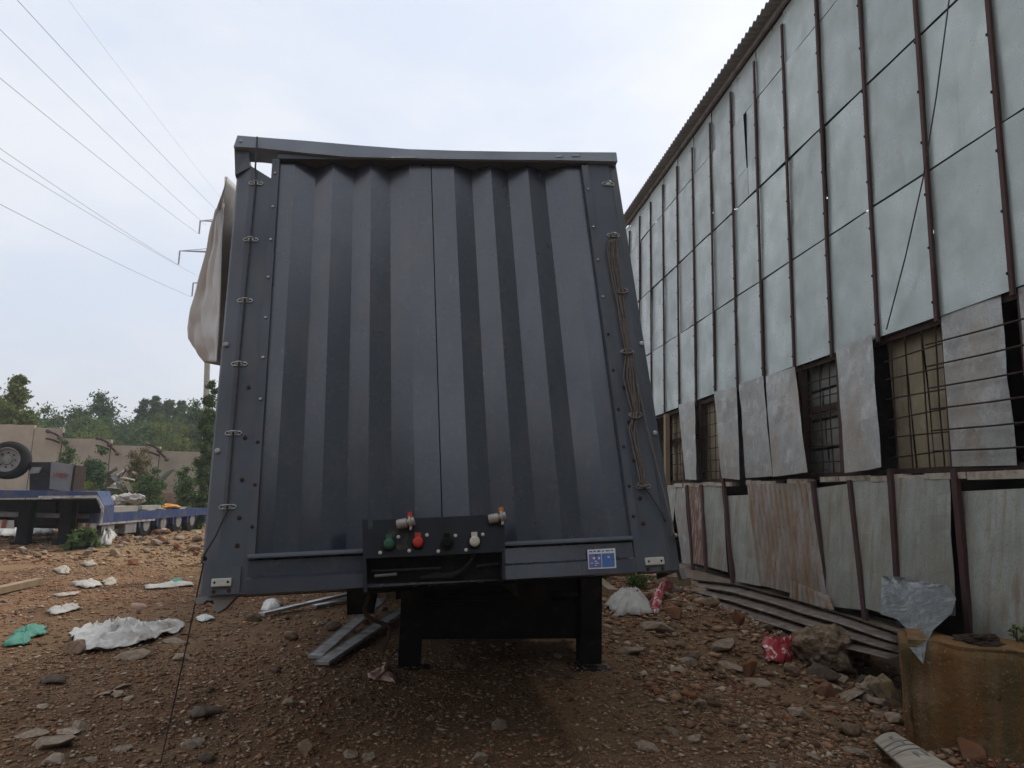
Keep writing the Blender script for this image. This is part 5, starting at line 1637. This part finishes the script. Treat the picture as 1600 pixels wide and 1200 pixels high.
# crumpled sheets and bags
def rag(name, outline_px, mat, label, cat, hgt=.05, fold=.03, seed=0, nr=9, freq=7.0, lift=.015, stretch=None):
    """cloth lying on the ground: outline pixels give its footprint"""
    pts = [ground_px(x, y) for x, y in outline_px]
    dn = []
    for i in range(len(pts)):
        p, q = pts[i], pts[(i + 1) % len(pts)]
        for k in range(8):
            f = k / 8
            e = p * (1 - f) + q * f
            e += Vector((fnoise(e.x * 9, e.y * 9, seed), fnoise(e.x * 9, e.y * 9, seed + 5), 0)) * .035
            dn.append(e)
    c = sum(dn, Vector()) / len(dn)
    def zz(p, t):
        base = gh(p.x, p.y) + lift
        d1 = 1 - (abs(fnoise(p.x * freq * .5 + seed + 1.5 * fnoise(p.x * 3, p.y * 3, 1), p.y * freq * .8, seed)) ** .8) * 3.2
        d2 = 1 - (abs(fnoise(p.x * freq * 1.5 + seed * 2, p.y * freq * 1.1 + fnoise(p.x * 5, p.y * 5, 2), seed + 3)) ** .8) * 3.2
        body = hgt * (1 - t ** 2.5)
        return base + body + fold * max(0, d1) * (1 - .6 * t) + fold * .5 * max(0, d2) * (1 - .5 * t)
    V = [Vector((c.x, c.y, zz(c, 0)))]
    for r_ in range(1, nr + 1):
        t = r_ / nr
        for e in dn:
            p = c + (e - c) * t
            w2 = .02 * fnoise(p.x * 14, p.y * 14, seed + 9)
            V.append(Vector((p.x + w2, p.y + w2, zz(p, t))))
    N = len(dn)
    F = [(0, 1 + i, 1 + (i + 1) % N) for i in range(N)]
    for r_ in range(nr - 1):
        o1, o2 = 1 + r_ * N, 1 + (r_ + 1) * N
        F += [(o1 + i, o2 + i, o2 + (i + 1) % N, o1 + (i + 1) % N) for i in range(N)]
    o = MB().add(V, F).build(name, mat, None, True)
    md = o.modifiers.new('thickness', 'SOLIDIFY'); md.thickness = .004; md.offset = 0
    return tag(o, label, cat)
rag('crumpled_sheet', [(106, 992), (128, 984), (160, 986), (178, 978), (205, 976), (232, 982), (262, 976), (287, 980), (284, 988), (252, 998), (232, 1008), (196, 1014), (150, 1022), (132, 1024), (125, 1012)], MT['cloth'],
    'large crumpled white sheet lying on the dirt left of the trailer', 'sheet', .05, .09, 2, 26, 6)
rag('mesh_bag', [(33, 984), (52, 978), (72, 984), (66, 994), (48, 1000), (38, 1012), (12, 1012), (2, 1012), (14, 1002)], MT['greenbag'], 'torn green mesh bag at the left edge of the yard', 'bag', .03, .04, 4, 7, 10)
rag('rag', [(75, 958), (98, 952), (122, 948), (126, 953), (100, 960), (82, 963)], MT['sack'], 'long dirty white rag above the green mesh bag', 'rag', .03, .04, 5, 5, 9)
rag('rag', [(108, 914), (130, 911), (155, 912), (158, 917), (135, 921), (118, 918)], MT['sack'], 'dirty white rag halfway to the low loader', 'rag', .04, .05, 6, 5, 8)
rag('rag', [(158, 911), (172, 905), (183, 908), (181, 914), (165, 916)], MT['paper'], 'small pale wrapper right of the dirty white rag', 'wrapper', .03, .03, 7, 5, 8)
rag('rag', [(225, 917), (250, 915), (285, 912), (302, 912), (300, 917), (262, 921), (230, 922)], MT['sack'], 'flat white plastic strip behind the left trailer corner', 'plastic sheet', .02, .03, 8, 5, 8)
rag('rag', [(262, 913), (284, 909), (290, 913), (272, 917)], MT['greenbag'], 'pale green plastic scrap on the white strip', 'plastic scrap', .05, .03, 9, 4, 8)
rag('plastic_scrap', [(80, 931), (100, 929), (122, 927), (120, 931), (95, 934)], MT['paper'], 'thin pale strip on the dirt below the distant rag', 'strip', .015, .02, 10, 4, 8)
rag('plastic_scrap', [(82, 892), (100, 888), (112, 893), (104, 898), (88, 897)], MT['paper'], 'pale paper scrap far out on the left of the yard', 'paper scrap', .04, .05, 11, 4, 8)
rag('plastic_scrap', [(125, 882), (145, 880), (150, 884), (135, 887)], MT['paper'], 'small pale scrap before the low loader wheels', 'paper scrap', .04, .05, 12, 4, 8)
rag('plastic_sheet', [(150, 846), (162, 842), (176, 840), (181, 848), (170, 855), (156, 853)], MT['sack'], 'crumpled white plastic under the low loader beside the grass', 'plastic sheet', .14, .14, 13, 6, 4)
rag('plastic_sheet', [(42, 832), (62, 828), (86, 830), (84, 836), (60, 838), (44, 838)], MT['sack'], 'white plastic sheet between the low loader legs', 'plastic sheet', .22, .12, 14, 6, 3)
rag('plastic_sheet', [(-10, 832), (14, 829), (30, 832), (28, 840), (0, 842)], MT['sack'], 'white rubbish left of the low loader legs', 'plastic sheet', .18, .12, 15, 6, 3)
rag('white_plate', [(304, 968), (312, 964), (326, 965), (336, 969), (326, 972), (312, 974)], MT['white'], 'bright white broken plate below the left trailer corner', 'plate', .025, .02, 16, 5, 7)
rag('white_shell', [(408, 950), (415, 943), (428, 941), (441, 945), (438, 953), (420, 958), (410, 956)], MT['white'], 'bright white curved shell beside the long metal strip', 'plastic shell', .07, .01, 17, 6, 4)
rag('sack', [(944, 950), (958, 938), (985, 938), (1005, 937), (1016, 948), (1022, 962), (1000, 964), (978, 962), (962, 966)], MT['sack'], 'white sack on the rubble under the right trailer edge', 'sack', .14, .06, 18, 9, 5)
rag('wrapper', [(1018, 958), (1016, 945), (1024, 930), (1038, 918), (1055, 912), (1061, 915), (1048, 926), (1036, 938), (1034, 952), (1026, 960)], MT['redbag'], 'red and white plastic wrapper stretched beside the white sack', 'wrapper', .12, .06, 19, 7, 8)
rag('wrapper', [(1018, 902), (1030, 897), (1042, 899), (1046, 908), (1032, 912), (1020, 910)], MT['redbag'], 'knotted red and white wrapper just under the trailer corner', 'wrapper', .16, .08, 20, 6, 6)
rag('wrapper', [(1190, 1040), (1206, 1030), (1222, 1008), (1236, 1000), (1250, 1006), (1248, 1020), (1232, 1036), (1222, 1050), (1200, 1048)], MT['redbag'], 'red and white striped wrapper beside the large tan rubble chunk', 'wrapper', .10, .07, 21, 7, 8)
rag('wrapper', [(572, 1060), (585, 1050), (602, 1046), (606, 1056), (622, 1068), (618, 1074), (600, 1066), (582, 1068)], MT['pink'], 'pinkish wrapper in front of the left landing leg', 'wrapper', .03, .04, 22, 6, 8)
rag('scrap_plate', [(290, 1122), (302, 1114), (340, 1112), (344, 1118), (318, 1126), (296, 1128)], MT['darkstone'], 'dark curled metal scrap in the gravel right of the thin wire', 'metal scrap', .03, .03, 23, 6, 8)
rag('scrap_plate', [(62, 1066), (82, 1062), (102, 1064), (98, 1070), (66, 1072)], MT['darkstone'], 'dark flat scrap on the dirt below the green bag', 'metal scrap', .03, .03, 24, 5, 8)
# pink bottle on the sheet, log, planks, strips
p = ground_px(216, 980)
thing_mesh(MB().lathe(p + Vector((-.10, .03, .20)), (1, -.12, -.05), [(0, .02), (.01, .032), (.11, .033), (.13, .03), (.15, .014), (.17, .014)], 14), 'plastic_bottle', MT['pink'], 'pinkish plastic bottle on the crumpled white sheet', 'bottle', sm=True)
def plank(px0, px1, wd, th, z0, z1, mat, name, label, cat, group=None, lip=0.0):
    a_, b_ = ground_px(*px0, z0), ground_px(*px1, z1)
    d = (b_ - a_).normalized(); sd_ = Vector((-d.y, d.x, 0)).normalized() * wd / 2; up = d.cross(sd_).normalized()
    if up.z < 0: up = -up
    mb = MB().hexa([a_ - sd_, b_ - sd_, b_ + sd_, a_ + sd_, a_ - sd_ + up * th, b_ - sd_ + up * th, b_ + sd_ + up * th, a_ + sd_ + up * th])
    if lip:
        for s2 in (-1, 1):
            e = sd_ * s2
            mb.hexa([a_ + e * 1.03, b_ + e * 1.03, b_ + e * .93, a_ + e * .93, a_ + e * 1.03 + up * (th + lip), b_ + e * 1.03 + up * (th + lip), b_ + e * .93 + up * (th + lip), a_ + e * .93 + up * (th + lip)])
    return thing_mesh(mb, name, mat, label, cat, group)
PG = 'grey metal planks under the trailer'
plank((492, 1033), (596, 957), .12, .025, .02, .14, MT['alu'], 'metal_plank', 'shorter grey metal plank, left one of the crossing pair under the trailer', 'plank', PG, .004)
plank((502, 1043), (660, 946), .12, .025, .02, .10, MT['alu'], 'metal_plank', 'longer grey metal plank, right one of the crossing pair under the trailer', 'plank', PG, .004)
plank((408, 965), (600, 928), .09, .03, .02, .10, MT['alu'], 'metal_plank', 'long narrow metal strip lying behind the crossing planks', 'plank', PG, .004)
plank((490, 950), (575, 938), .12, .025, .01, .03, MT['alu'], 'metal_plank', 'pale metal strip next to the long narrow strip', 'plank', PG, .004)
plank((985, 908), (1075, 926), .16, .14, -.02, .12, MT['timber'], 'timber_beam', 'weathered timber beam on the rubble beyond the right trailer corner', 'timber')
plank((928, 908), (958, 932), .14, .10, .0, .0, MT['timber'], 'timber_beam', 'short timber stub beside the right landing leg', 'timber')
plank((60, 915), (-20, 935), .12, .08, .02, .03, MT['timber'], 'timber_beam', 'short timber lying at the left edge of the yard', 'timber')
# heap of white scrap behind the low loader, each piece its own
rS = random.Random(4)
for i in range(34):
    x, y = rS.gauss(180, 17), rS.uniform(738, 764)
    Y = rS.uniform(27.2, 28.8)
    c = at_depth(x, y, Y)
    d = Vector((rS.uniform(-1, 1), rS.uniform(-.3, .3), rS.uniform(-.5, .7))).normalized()
    L_ = rS.uniform(.2, .6)
    sd_ = d.orthogonal().normalized() * rS.uniform(.03, .12)
    up = d.cross(sd_).normalized() * .03
    a_, b_ = c - d * L_ / 2, c + d * L_ / 2
    mt_ = rS.choice(('paper', 'greysteel', 'cloth', 'paper', 'darkstone', 'timber'))
    o = MB().hexa([a_ - sd_, b_ - sd_, b_ + sd_, a_ + sd_, a_ - sd_ + up, b_ - sd_ + up, b_ + sd_ + up, a_ + sd_ + up]).build('scrap_piece', MT[mt_])
    lb_ = {'paper': 'off white board scrap', 'greysteel': 'grey metal scrap', 'cloth': 'dirty white scrap', 'darkstone': 'dark scrap', 'timber': 'brown wooden scrap'}[mt_] + (' low' if y > 751 else ' high') + (' on the left' if x < 176 else ' on the right') + ' of the heap behind the low loader'
    tag(o, lb_, 'scrap', lb_ + ', alike')
lump('scrap_mound', gpt(*at_depth(185, 760, 28.6).xy, .2), (1.6, 1.1, 1.0), 8, MT['dirt'], 'earth mound under the pale scrap heap behind the low loader', 'mound', rough=.4, sub=3)
for i, (x, y) in enumerate(((200, 778), (214, 780), (182, 782))):
    lump('rubbish_bag', at_depth(x, y, 26.5), (.24, .22, .16), 20 + i, MT['sack'], ('pale rubbish bag left of the bent gutter foot', 'pale rubbish bag at the foot of the bent gutter', 'yellowish rubbish bag nearest the low loader step')[i], 'rubbish bag', rough=.6, sub=3)
# weeds
def weed(px, h, rx, label, mat, n=40, leaf=.04):
    p = ground_px(*px)
    tree('weed', p, h, rx, label, 'weed', None, mat, 'shrub', ncl=n, per=12, leaf=leaf, trunk_h=0)
weed((130, 856), .34, .42, 'clump of green grass under the low loader', MT['leaf_mid'], 60, .10)
weed((996, 918), .22, .28, 'small green weeds on the rubble under the trailer edge', MT['leaf_mid'], 24, .035)
weed((940, 905), .25, .2, 'small green weeds beside the timber stub', MT['leaf_light'], 16, .035)
q = at_depth(1592, 1012, bp0.y + .35)
tree('weed', (q.x, q.y, ztop - .06), .13, .12, 'small leafy weed growing behind the concrete block', 'weed', None, MT['leaf_light'], 'shrub', ncl=8, per=3, leaf=.05, trunk_h=0)

# ------------------------------------------------------------------ haze
hz = MB().box((0, 0, 27), (1900, 1900, 66)).build('haze', None)
hz['kind'] = 'stuff'
hm = bpy.data.materials.new('haze_air'); hm.use_nodes = True
hn = hm.node_tree.nodes; hn.clear()
ho = hn.new('ShaderNodeOutputMaterial'); hv = hn.new('ShaderNodeVolumePrincipled')
hv.inputs['Color'].default_value = (.95, .97, 1, 1)
hv.inputs['Density'].default_value = 0.0014
hv.inputs['Anisotropy'].default_value = 0.2
hm.node_tree.links.new(hv.outputs[0], ho.inputs['Volume'])
hz.data.materials.append(hm)
hz.display_type = 'WIRE'
